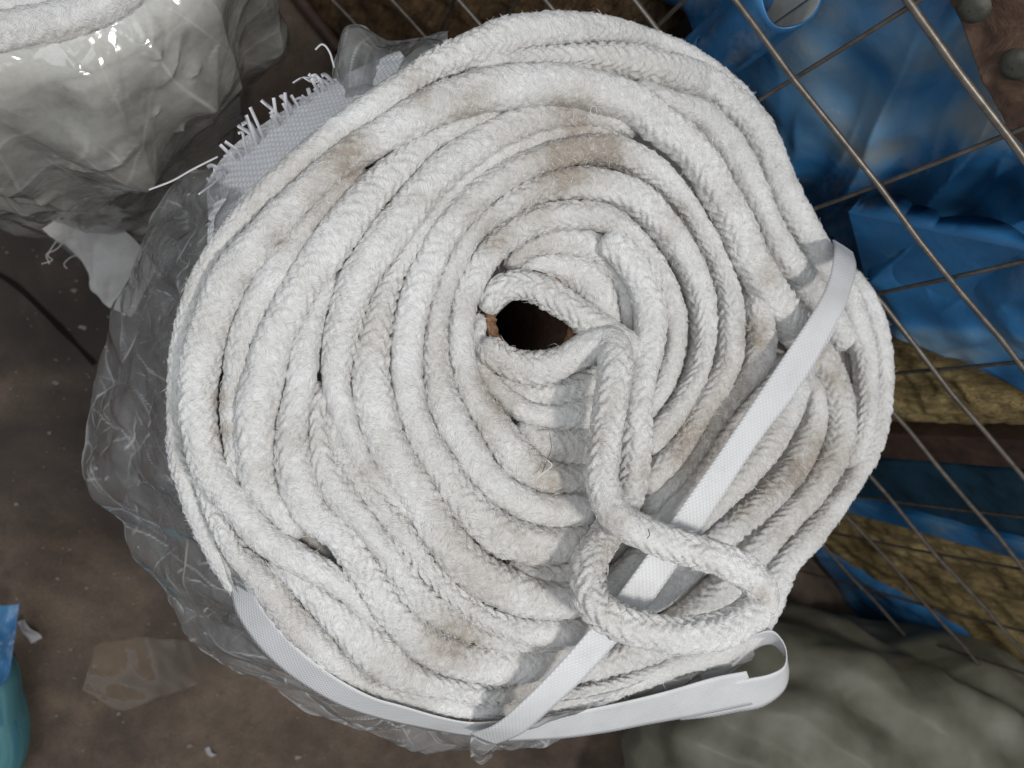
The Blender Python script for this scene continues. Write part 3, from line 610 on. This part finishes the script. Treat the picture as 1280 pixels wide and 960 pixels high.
# the curled end: comes from under the coil, curls round and runs back beneath the tail
spart('strap_tail', [(872, 832, -0.069), (905, 812, -0.059), (935, 797, -0.051), (962, 788, -0.045), (976, 798, -0.045), (983, 815, -0.047), (980, 833, -0.051), (962, 843, -0.055), (938, 848, -0.058), (900, 856, -0.062), (860, 866, -0.066)],
      [(880, 862, -0.094), (912, 838, -0.083), (940, 814, -0.075), (962, 806, -0.069), (978, 818, -0.068), (986, 838, -0.070), (980, 863, -0.073), (954, 883, -0.077), (920, 890, -0.081), (889, 896, -0.084), (850, 900, -0.088)], n=200)
# frayed second layer at the tape joint under the strap
spart('strap_end', [(1028, 404, .004), (1018, 425, .007), (1003, 452, .009), (990, 478, .010)], [(1048, 405, .003), (1035, 428, .006), (1018, 452, .008), (1000, 478, .009)], n=40)

# ------------------------------------------------------------------ clear film sleeve round the coil
def sheet(name, I, O, mat_, ns, nt_, amp, seed, parent=None, along=1.0, extra=None):
    """wrinkled sheet between two 3D lines given as (px, py, z)"""
    f3 = lambda L: smooth_poly(np.array([onz(float(x), float(y), z) for x, y, z in L]), ns, 1)
    I = f3(I); O = f3(O)
    t = np.linspace(0, 1, nt_)[None, :, None]
    P = I[:, None]*(1-t)+O[:, None]*t
    s = np.linspace(0, 1, ns)[:, None, None]
    du = np.gradient(P, axis=0); dv = np.gradient(P, axis=1); Nn = np.cross(du, dv); Nn /= np.linalg.norm(Nn, axis=2, keepdims=True)+1e-12
    r_ = np.random.default_rng(seed); d = np.zeros((ns, nt_)); cr = np.zeros((ns, nt_))
    Ls = np.linalg.norm(np.diff(I, axis=0), axis=1).sum()+np.linalg.norm(np.diff(O, axis=0), axis=1).sum(); Ls /= 2
    Lt = np.linalg.norm(I-O, axis=1).mean()
    S_, T_ = np.meshgrid(np.linspace(0, Ls, ns), np.linspace(0, Lt, nt_), indexing='ij')
    w1 = noise(P+seed, 18)*0.012; w2 = noise(P+seed+7, 18)*0.012
    for k in range(8):
        ang = r_.normal(0.15, 0.4) if r_.random() < 0.7 else r_.uniform(-1.5, 1.5)
        wl = r_.uniform(0.02, 0.11)
        x = ((S_+w1)*math.cos(ang)+(T_+w2)*math.sin(ang))/wl+r_.random()
        tri = np.abs((x-np.floor(x))-0.5)*2
        mask = np.clip(noise(P+seed+k*3.1, 14)*1.6+0.3, 0, 1)
        d += (tri**1.5-0.5)*wl*0.085*mask
        cr = np.maximum(cr, np.clip((tri-1+0.0011/wl*2)/(0.0011/wl*2), 0, 1)*mask*np.clip(noise(P+seed+k*1.7, 30)*2+.2, 0, 1))
    for k in range(3):
        ang = r_.uniform(-1.4, 1.4); wl = r_.uniform(0.007, 0.018)
        x = ((S_+w1)*math.cos(ang)+(T_+w2)*math.sin(ang))/wl+noise(P+k, 40)*.5+r_.random()
        tri = np.abs((x-np.floor(x))-0.5)*2
        d += (tri-0.5)*wl*0.10*np.clip(noise(P+seed+k*4.7+20, 26)*2.4-.3, 0, 1)
    # sharp fold lines: long ones mostly across the sheet, short broken ones anywhere
    for k in range(int(Ls*280)+6):
        s0 = r_.uniform(0, Ls); t0 = r_.uniform(.02, 1)*Lt
        long_ = r_.random() < .22
        ln_ = r_.uniform(.03, .10) if long_ else r_.gamma(2, .006)
        an = r_.normal(1.1, .5)*r_.choice([-1, 1]) if long_ else r_.uniform(0, 3.14)
        cs, sn = math.cos(an), math.sin(an)
        X = (S_-s0)*cs+(T_-t0)*sn; Y = -(S_-s0)*sn+(T_-t0)*cs+r_.uniform(-6, 6)*X*X+.0012*noise(P+k*.37, 70)
        wv = np.clip(1-np.abs(X)/(ln_/2), 0, 1)**.6
        wdt_ = r_.uniform(.0005, .0011)
        cr = np.maximum(cr, np.clip(1.25-np.abs(Y)/wdt_, 0, 1)*wv*r_.uniform(.4, 1.25))  # whitens the folds and paints glints along them
        d += np.clip(1-np.abs(Y)/(ln_*.16+.002), 0, 1)*wv*r_.uniform(-.0016, .0026)*(1.6 if long_ else .8)
    fade = np.clip(np.linspace(0, 1, nt_)*4, 0, 1)[None]*(1-.7*np.clip((np.linspace(0, 1, nt_)-.9)*10, 0, 1))[None]
    P = P+Nn*(d*fade*amp)[..., None]
    # ragged rim
    P[:, -1] += (noise(P[:, -1], 60)*0.003)[:, None]*V(1, 1, 0)
    cr[:, -1:] = np.maximum(cr[:, -1:], .35)
    uv = np.stack([S_, T_], -1).reshape(-1, 2)
    return mesh(name, P.reshape(-1, 3), grid_faces(ns, nt_), mat_, parent, {'UVMap': uv}, {'crease_glint': cr.ravel()})
slv = empty('plastic_sleeve', tuple(onz(200.0, 560.0, 0.30)))
tag(slv, 'crumpled clear plastic film sleeve around the sides of the big white coil', 'plastic film')
o = sheet('film_layer', [(320, 262, .470), (290, 310, .470), (250, 390, .475), (236, 470, .475), (236, 540, .475), (250, 610, .475), (275, 660, .475), (310, 740, .475), (350, 795, .475), (430, 850, .475), (530, 885, .475), (620, 895, .475), (700, 890, .475), (800, 860, .47), (900, 830, .47), (945, 800, .47)],
          [(262, 212, .36), (205, 245, .33), (150, 375, .30), (118, 480, .29), (108, 590, .29), (150, 652, .30), (168, 695, .31), (205, 745, .31), (250, 808, .33), (330, 852, .36), (430, 908, .38), (540, 936, .40), (630, 935, .40), (720, 912, .42), (850, 850, .44), (930, 812, .44)], FILM, 640, 120, 1.0, 3); place(o, slv)
o = sheet('film_layer', [(300, 235, .46), (262, 330, .46), (240, 420, .46), (230, 520, .46), (235, 600, .465), (262, 660, .465), (300, 745, .465), (360, 815, .465)],
          [(225, 225, .33), (160, 360, .27), (150, 470, .25), (140, 560, .25), (175, 650, .27), (215, 730, .29), (270, 800, .31), (330, 845, .33)], FILM, 400, 100, 1.3, 11); place(o, slv)
o = sheet('film_layer', [(560, 75, .46), (500, 100, .465), (450, 140, .465), (410, 175, .465)], [(560, 42, .40), (490, 48, .39), (432, 35, .40), (418, 110, .39)], FILM2, 120, 50, 0.8, 21); place(o, slv)
o['label'] = 'milky torn corner of the film standing up behind the rope'
o = sheet('film_layer', [(985, 250, .44), (1005, 285, .45), (1025, 310, .45), (1045, 345, .46)], [(1005, 245, .42), (1030, 280, .42), (1052, 305, .42), (1075, 350, .42)], FILM, 100, 30, 0.6, 33); place(o, slv)
o = sheet('film_layer', [(680, 880, .472), (762, 866, .474), (817, 846, .474), (870, 828, .474), (935, 800, .472)], [(680, 912, .425), (770, 896, .430), (830, 880, .432), (885, 862, .434), (945, 818, .436)], LINER, 160, 24, 0.6, 41); place(o, slv)
# drooping plastic bit under the strap
o = sheet('film_layer', [(588, 915, .46), (605, 922, .46), (622, 926, .46)], [(592, 948, .42), (603, 954, .42), (616, 946, .42)], FILM, 40, 40, 0.8, 51); place(o, slv)
# woven sack lining with a frayed edge
sk = empty('woven_sack', tuple(onz(370.0, 170.0, 0.42)))
tag(sk, 'white woven plastic sacking with a frayed fringe poking out beside the coil', 'sack')
o = sheet('woven_sheet', [(520, 92, .468), (470, 118, .468), (410, 168, .468), (350, 220, .468), (300, 275, .468), (262, 330, .468)],
          [(500, 64, .43), (428, 94, .415), (386, 120, .41), (338, 149, .405), (290, 184, .40), (258, 230, .39)], SACK, 120, 30, 0.35, 61); place(o, sk)
STRIP = simple('white_tape_strip', (0.74, 0.74, 0.77), 0.45, 0.4, var=0.15, vscale=60)
fr = []; rf = np.random.default_rng(12)
for k in range(40):
    f = (k+rf.uniform(0, .8))/40
    b = V(268, 234)+(V(424, 106)-V(268, 234))*f+V(4, 5); a = math.radians(rf.normal(232, 13)); l = rf.uniform(20, 44)*(0.75+.5*math.sin(f*3.1))
    e = V(math.cos(a), math.sin(a)); sd_ = V(-e[1], e[0])*rf.normal(0, 2.5)
    pts = [b, b+e*l*.5+sd_*.4, b+e*l*.85+sd_]
    pts.append(pts[-1]+(e*l*.25 if rf.random() < .6 else V(-12, 4)*rf.uniform(.3, 1))+sd_*.5)
    fr.append(pts)
fr += [[(420, 112), (405, 100), (392, 103), (380, 97)], [(430, 98), (400, 101), (380, 97), (366, 104)], [(418, 85), (412, 65), (403, 55), (394, 62)], [(272, 196), (240, 212), (215, 226), (186, 237)], [(296, 206), (282, 215), (266, 230), (248, 243)]]
for i, c in enumerate(fr):
    q = smooth_poly(np.array(c, float), 18, 1); hz = np.linspace(.412, .412+rng.uniform(-.01, .03), 18)
    wd = 1.6+rng.random()*1.0 if i < 40 else 1.1
    tg = np.gradient(q, axis=0); nn = np.stack([-tg[:, 1], tg[:, 0]], 1); nn /= np.linalg.norm(nn, axis=1, keepdims=True)
    tw = np.linspace(0, rng.uniform(-.8, .8), 18)
    A = onz(*(q+nn*wd).T, hz+np.sin(tw)*.003); B = onz(*(q-nn*wd).T, hz-np.sin(tw)*.003)
    st = ribbon('loose_strip', A, B, STRIP, None, n=18, m=2, thick=.0003); place(st, sk)

# ------------------------------------------------------------------ steel mesh shelf side
mw = empty('wire_mesh_panel', tuple(onwall(1160.0, 420.0)*V(1, 1, 0)))
tag(mw, 'welded steel wire mesh panel standing upright along the right of the coil', 'wire mesh')
def wall_tz(px, py, off=0.0):
    p = onwall(px, py, off); return p @ WD, p[2]
def wall_p(t, z, off): return WN*(D0+off)+WD*t+V(0, 0, z)
T0, T1 = -1.2, 1.1
for i, (px, py, r) in enumerate([(1130, 0, .0030), (915, 0, .0026), (1204, 506, .0027), (1152, 560, .0027), (1123, 636, .0027), (1091, 681, .0027), (1029, 681, .0027)]):
    _, z = wall_tz(float(px), float(py))
    s = np.linspace(T0, T1, 40)
    P = np.array([wall_p(t, z+0.0012*math.sin(t*9+i), 0.0012*math.sin(t*13+2*i)+.0016*math.sin(t*31+i*1.7)) for t in s])
    v, f = tube3(P, r, 10); place(mesh('horizontal_wire', v, f, WIRE), mw)
for i, (px, py) in enumerate([(838, 20), (1035, 72), (1150, 212), (1190, 349), (1245, 459), (1170, 636), (1160, 693), (1060, 733), (640, 12), (560, 15), (1110, 790)]):
    t, _ = wall_tz(float(px), float(py))
    zz = np.linspace(FL, 0.98, 40)
    P = np.array([wall_p(t+0.0015*math.sin(z*11+i), z, 0.0044) for z in zz])
    v, f = tube3(P, .0020, 8); place(mesh('upright_wire', v, f, WIRE), mw)
# ------------------------------------------------------------------ goods behind the mesh
def wallslab(name, quad, off, thick, mat_, amp=0.004, sc_=20, n=70, seed=0, folds=0.0):
    q = np.array(quad, float)
    a = np.linspace(0, 1, n)[:, None, None]; b = np.linspace(0, 1, n)[None, :, None]
    px = (q[0]*(1-a)+q[3]*a)*(1-b)+(q[1]*(1-a)+q[2]*a)*b
    P = onwall(px[..., 0], px[..., 1], off)
    d = amp*(noise(P+seed, sc_)+0.5*noise(P+seed, sc_*2.7))
    if folds:
        ph = (P @ WD)*folds+P[..., 2]*folds*0.5+2.2*noise(P+seed, 7)
        d = d+0.026*np.abs(np.sin(ph))**0.9*np.clip(noise(P+seed+3, 9)+0.6, 0, 1)+0.008*np.abs(np.sin(ph*2.3+1+noise(P+seed, 12)*2))**.7*np.clip(noise(P+seed+6, 14)*1.5, 0, 1)
    fade = np.minimum(np.minimum(a[..., 0], 1-a[..., 0]), np.minimum(b[..., 0], 1-b[..., 0]))
    P = P+WN*(d+0.012*np.clip(1-fade/0.05, 0, 1)**2)[..., None]
    Bk = onwall(px[..., 0], px[..., 1], off); Bk = Bk+WN*thick
    f = grid_faces(n, n); m = n*n
    v = np.vstack([P.reshape(-1, 3), Bk.reshape(-1, 3)])
    idx = np.arange(m).reshape(n, n)
    loop = np.concatenate([idx[0, :-1], idx[:-1, -1], idx[-1, :0:-1], idx[:0:-1, 0]]); l2 = np.roll(loop, -1)
    side = np.stack([loop, loop+m, l2+m, l2], -1)
    f = np.vstack([f, f[:, ::-1]+m, side])
    return mesh(name, v, f, mat_)
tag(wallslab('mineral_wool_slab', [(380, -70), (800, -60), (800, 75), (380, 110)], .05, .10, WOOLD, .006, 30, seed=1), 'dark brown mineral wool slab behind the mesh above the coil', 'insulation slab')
tag(wallslab('blue_film_bundle', [(770, -80), (1330, -90), (1330, 500), (1040, 430)], .055, .08, BLUE, .012, 11, n=160, seed=4, folds=30), 'large bundle of creased blue plastic film behind the mesh at upper right', 'plastic film')
tag(wallslab('blue_film_flap', [(1055, 270), (1330, 330), (1330, 520), (1090, 405)], .022, .006, BLUE, .010, 14, n=140, seed=8, folds=34), 'loose blue film flap hanging over the yellow slab behind the mesh', 'plastic film')
def rusty():
    m, nt, p = mat('rusty_plate'); ob = obj_co(nt)
    n1 = noise_n(nt, ob, 30, 6, 0.7, 0.5)
    c = ramp(nt, n1, [(0.3, (0.028, 0.018, 0.014)), (0.5, (0.085, 0.045, 0.028)), (0.62, (0.13, 0.085, 0.055)), (0.75, (0.16, 0.17, 0.13))]).outputs[0]
    nt.links.new(c, p.inputs['Base Color']); p.inputs['Roughness'].default_value = .75; bump(nt, n1, p, .7, .004); return m
RUST = rusty()
rp = empty('rusty_plate', tuple(onwall(1230.0, 60.0, .03))); tag(rp, 'rusty brown steel plate with dull rivets behind the mesh in the top right corner', 'steel plate')
place(wallslab('plate', [(1150, -60), (1340, -60), (1340, 255), (1262, 172)], .028, .012, RUST, .003, 40, seed=12), rp)
BOLT = simple('dull_rivet', (0.085, 0.085, 0.068), .6, .5, metal=.3, var=.5, vscale=120, bscale=250)
for (bx, by) in ((1214, 12), (1268, 84)):
    c = onwall(float(bx), float(by), .022); bm_t = np.linspace(0, 2*np.pi, 14, endpoint=False)
    vs = [c+WN*(-.005)]
    vs = np.array([c+(WD*math.cos(t)+V(0, 0, 1)*math.sin(t))*r-WN*h for r, h in ((.0115, -.004), (.0100, .0004), (.0060, .0018), (.0005, .0022)) for t in bm_t])
    place(mesh('rivet', vs, grid_faces(4, 14, True), BOLT), rp)
PALE = simple('pale_film_back', (0.46, 0.47, 0.46), .45, .4, var=.4, vscale=24)
def film_roll(cx, cy, off, r, h, label):
    c = onwall(float(cx), float(cy), off); n = 72; k = 26
    th = np.linspace(0, 2*np.pi*1.12, n); rr = r*(1+0.10*th/6.3)
    zs = np.linspace(0, h, k)
    G = np.stack([np.stack([c[0]+rr*np.cos(th+z*2)*(1+.25*noise(np.stack([np.cos(th), np.sin(th), th*0+z*4], -1), 1.2)), c[1]+rr*np.sin(th+z*2)*(1+.2*noise(np.stack([np.cos(th), np.sin(th), th*0+z*5+3], -1), 1.2)), np.full(n, c[2]-z)+.006*np.cos(th*2+1)*(z == 0)], -1) for z in zs])
    a, b = G, c+(G-c)*V(.94, .94, 1)
    v = np.concatenate([a, b[::-1]], 0); v = np.roll(v, k, axis=0)
    f = grid_faces(2*k, n)
    o = mesh('blue_film_roll', v.reshape(-1, 3), f, BLUE); o.data.materials.append(PALE)
    row = f[:, 0]//n; mi = (row < k-1).astype(np.int32); o.data.polygons.foreach_set('material_index', mi)
    return tag(o, label, 'film roll')
film_roll(985, -14, .034, .025, .30, 'blue film roll with a pale open end at the top edge of the picture')
film_roll(886, 74, .012, .020, .30, 'blue film roll with a dark open end just behind the rope coil')
tag(wallslab('mineral_wool_slab', [(1085, 375), (1330, 420), (1330, 560), (1085, 540)], .05, .07, WOOL, .006, 34, seed=21), 'yellow mineral wool slab just below the blue film on the right', 'insulation slab')
tag(wallslab('steel_beam', [(1060, 538), (1330, 552), (1330, 592), (1060, 570)], .03, .05, BEAM, .0006, 40, seed=22), 'dark brown steel upright between the yellow slab and the blue sheeting', 'steel beam')
tag(wallslab('blue_sheeting', [(1050, 570), (1330, 590), (1330, 705), (1040, 626)], .055, .05, simple('dull_blue_sheet', (0.012, 0.05, 0.085), .6, .3, var=.5, vscale=14, bscale=40, bdist=.004), .004, 18, seed=23), 'dull dark blue sheeting below the brown upright on the right', 'plastic sheet')
tag(wallslab('blue_edge_strip', [(1045, 622), (1330, 692), (1330, 716), (1040, 636)], .045, .02, BLUE, .001, 30, seed=24), 'bright blue plastic edge strip above the lower yellow slab', 'plastic strip')
tag(wallslab('mineral_wool_slab', [(1020, 634), (1330, 712), (1330, 880), (1000, 680)], .06, .06, WOOL, .008, 26, seed=25), 'lower yellow mineral wool slab under the bright blue strip', 'insulation slab')
tag(wallslab('blue_wrapping', [(1000, 676), (1330, 868), (1330, 960), (1140, 880)], .05, .05, BLUE, .004, 20, seed=26), 'blue wrapping under the lower yellow slab, above the pale sack', 'plastic sheet')
tag(wallslab('weathered_board', [(960, 690), (1040, 700), (1150, 860), (980, 800)], .075, .03, BOARD, .002, 30, seed=27), 'weathered brown board low behind the mesh near the curled strap', 'board')
# rail at the top left
v, f = tube3(np.array([onz(345.0, -40.0, FL+.02), onz(425.0, 62.0, FL+.02)]), .014, 4)
tag(mesh('angle_iron', v, f, BEAM, smooth=False), 'dark steel bar on the floor behind the coil at the top', 'steel bar')

# ------------------------------------------------------------------ neighbouring wrapped coil, top left
nc0 = onz(-50.0, -185.0, 0.42); NR = 0.172
nc = empty('rope_coil', (nc0[0], nc0[1], FL)); tag(nc, 'second white rope coil cut off in the top left corner, under milky plastic', 'rope coil')
def nring(R, z, r=.0130, wob=.004, a0=-2.2, a1=.6, seed=0):
    t = np.linspace(a0, a1, 150)
    x = np.stack([nc0[0]+(R+wob*np.sin(t*3+seed))*np.cos(t), nc0[1]+(R+wob*np.sin(t*3+seed))*np.sin(t), z+.004*np.sin(t*2+seed*2)], 1)
    rope(x, np.full(150, r), np.full(150, r), root=nc, ds=.0016, seg=36, seed=200+seed, fuzz=seed >= 20, stains=False)
for k in range(16): nring(NR+.012-.0012*k, .44-(15-k)*.027, r=.0125, wob=.002, seed=k) if k > 8 else nring(NR-.018-.004*(8-k), .44-(15-k)*.027, r=.0125, wob=.002, seed=k)
for k in range(1, 6): nring(NR-.025*k, .452-.003*k, seed=20+k)
nt1, nt2 = 560, 300
th = np.linspace(-2.3, .7, nt1)
prf = [(NR-.005, .468), (NR+.014, .455), (NR+.022, .42), (NR+.030, .35), (NR+.026, .25), (NR+.022, .15), (NR+.010, .05), (NR-.01, -.08), (NR-.02, FL+.02)]
pr = smooth_poly(np.array(prf), nt2, 1)
G = np.stack([nc0[0]+pr[None, :, 0]*np.cos(th)[:, None], nc0[1]+pr[None, :, 0]*np.sin(th)[:, None], np.broadcast_to(pr[None, :, 1], (nt1, nt2))], -1)
rad = np.stack([np.cos(th)[:, None]*np.ones((1, nt2)), np.sin(th)[:, None]*np.ones((1, nt2)), 0.3*np.ones((nt1, nt2))], -1)
sl = np.arange(nt2)[None]/nt2
d = np.zeros((nt1, nt2)); cr = np.zeros((nt1, nt2)); r2 = np.random.default_rng(5)
for k in range(12):
    x = th[:, None]*r2.uniform(4, 18)+sl*r2.uniform(-26, 6)+noise(G+k, 10)*1.6+r2.random()*6
    x = x/(2*np.pi); tri = np.abs((x-np.floor(x))-.5)*2; mk = np.clip(noise(G+k*2.2, 9)*1.6+.4, 0, 1)
    d += tri**1.4*r2.uniform(.005, .014)*mk
    cr = np.maximum(cr, .5*np.clip((tri-.965)/.035, 0, 1)*mk*np.clip(noise(G+k*5.2, 22)*2, 0, 1))
S2 = (th[:, None]*NR)*np.ones((1, nt2)); T2 = sl*.75*np.ones((nt1, 1))
for k in range(150):
    s0 = r2.uniform(-1.9, .3)*NR; t0 = r2.uniform(0, .5); an = 2.55+r2.normal(0, .28); ln_ = r2.uniform(.03, .14) if r2.random() < .4 else r2.gamma(2, .008)
    X = (S2-s0)*math.cos(an)+(T2-t0)*math.sin(an); Y = -(S2-s0)*math.sin(an)+(T2-t0)*math.cos(an)+r2.uniform(-3, 3)*X*X+.002*noise(G+k*.41, 50)
    wv = np.clip(1-np.abs(X)/(ln_/2), 0, 1)**.6
    cr = np.maximum(cr, np.clip(1.2-np.abs(Y)/r2.uniform(.0010, .0022), 0, 1)*wv*r2.uniform(.1, .55))  # painted glint streaks and whitened folds on the wrap
    d += np.clip(1-np.abs(Y)/(ln_*.14+.003), 0, 1)*wv*r2.uniform(-.001, .006)
G = G+rad*(d-.013)[..., None]
fw = mesh('plastic_wrap', G.reshape(-1, 3), grid_faces(nt1, nt2), WRAP, None, None, {'crease_glint': cr.ravel()})
tag(fw, 'milky crumpled plastic wrap covering the rope coil in the top left corner', 'plastic film')
# cloth scrap beside it
CLOTH = simple('white_cloth', (0.66, 0.64, 0.62), .85, .2, var=.2, vscale=30, bscale=300, bdist=.001)
o = sheet('cloth_scrap', [(52, 286, .08), (100, 262, .09), (160, 292, .07), (196, 335, .02)], [(98, 316, .02), (110, 338, .01), (122, 372, -.02), (165, 395, -.05)], CLOTH, 60, 40, .5, 71)
tag(o, 'white cloth scrap with a frayed corner below the wrapped coil', 'cloth')
for c in [((75, 295), (60, 318), (66, 325), (52, 330)), ((82, 300), (70, 312), (58, 318), (62, 330)), ((98, 318), (88, 322), (80, 330), (84, 336))]:
    q = smooth_poly(np.array(c, float), 20, 1); v, f = tube3(onz(q[:, 0], q[:, 1], np.full(20, .03)), .0006, 5)
    mesh('frayed_thread', v, f, CLOTH, o)
# clear tape tail, lower left
A = [(335, 842, .33), (290, 830, .30), (250, 808, .26), (215, 798, .22), (165, 798, .19), (130, 802, .18), (118, 808, .18)]
B = [(340, 850, .33), (305, 846, .30), (275, 848, .25), (240, 858, .21), (195, 874, .18), (150, 889, .165), (103, 862, .165)]
e3 = lambda L: np.array([onz(float(x), float(y), z) for x, y, z in L])
o = ribbon('clear_tape', e3(A), e3(B), TAPE, None, n=90, m=24, thick=.0003, bow=.003, wob=.003)
tag(o, 'brownish clear tape tail sticking out over the floor at lower left', 'tape')
# pillow-shaped sacks
def pillow(name, ctr, rx, ry, rz, rot, mat_, seed, amp=.02, n=140, m=90):
    u = np.linspace(0, 2*np.pi, n); v = np.linspace(-np.pi/2, np.pi/2, m)
    U, Vv = np.meshgrid(u, v, indexing='ij'); sp = lambda x, e: np.sign(x)*np.abs(x)**e
    x = rx*sp(np.cos(Vv), .55)*sp(np.cos(U), .65); y = ry*sp(np.cos(Vv), .55)*sp(np.sin(U), .65); z = rz*sp(np.sin(Vv), .8)
    P = np.stack([x, y, z], -1); nrm = P/(np.linalg.norm(P, axis=2, keepdims=True)+1e-9)
    d = amp*(noise(P+seed, 7)+.4*noise(P+seed, 18))+amp*.10*np.abs(noise(P*V(1, 2.2, 1)+seed, 34))+amp*.04*np.abs(noise(P+seed, 80))-amp*.9*np.abs(np.sin(P[..., 0]*16+P[..., 1]*26+3*noise(P+seed, 5)))**3*.5
    P = P+nrm*d[..., None]
    c, s = math.cos(rot), math.sin(rot)
    P = np.stack([P[..., 0]*c-P[..., 1]*s, P[..., 0]*s+P[..., 1]*c, P[..., 2]], -1)+ctr
    P[..., 2] = np.maximum(P[..., 2], FL+.003)
    return mesh(name, P.reshape(-1, 3), grid_faces(n, m), mat_, None, {'UVMap': np.stack([U*rx*1.4, Vv*rz*1.6], -1).reshape(-1, 2)})
c = onz(1050.0, 958.0, FL+.22)
o = pillow('woven_sack', c, .36, .235, .22, -.10, woven_material('pale_green_sacking', (0.235, 0.23, 0.185), .0036, .33, (0.14, 0.14, 0.10), .0007), 3.0, amp=.032)
tag(o, 'bulging pale grey green sack on the floor in the bottom right corner', 'sack')
c = onz(-37.0, 905.0, FL+.05)
o = pillow('woven_sack', c, .066, .10, .05, .12, woven_material('teal_sacking', (0.13, 0.34, 0.33), .003, .5, (0.03, 0.16, 0.27), .0008, True), 9.0, amp=.01, n=90, m=60)
tag(o, 'teal and blue woven sack cut off at the left edge', 'sack')
o = sheet('blue_scrap', [(-14, 756, FL+.09), (8, 757, FL+.10), (24, 755, FL+.10)], [(-16, 850, FL+.08), (0, 858, FL+.09), (12, 842, FL+.09)], BLUE, 40, 40, .8, 91)
tag(o, 'small creased bright blue film scrap at the left edge', 'plastic scrap')
RAG = simple('white_rag', (0.55, 0.53, 0.55), .8, .2, var=.35, vscale=40)
for nm, pts, lab in (('rag', [(975, 755), (985, 768), (990, 785)], 'small white rag lying in the dark behind the coil by the curled strap'),
                     ('paper_scrap', [(253, 945), (258, 951), (264, 953)], 'tiny white paper scrap on the floor at the bottom edge'),
                     ('cord_end', [(26, 776), (36, 788), (44, 802)], 'frayed beige cord end beside the teal sack')):
    A = np.array([onz(float(x-6), float(y+3), FL+.02) for x, y in pts]); B = np.array([onz(float(x+6), float(y-3), FL+.03) for x, y in pts])
    if nm == 'paper_scrap': A[:, 2] = FL+.004; B[:, 2] = FL+.008; A[:, :2] = A[:, :2]*.6+B[:, :2]*.4
    o = ribbon(nm, A, B, RAG, None, n=24, m=8, thick=.001, wob=.008); tag(o, lab, 'scrap' if nm != 'cord_end' else 'cord')
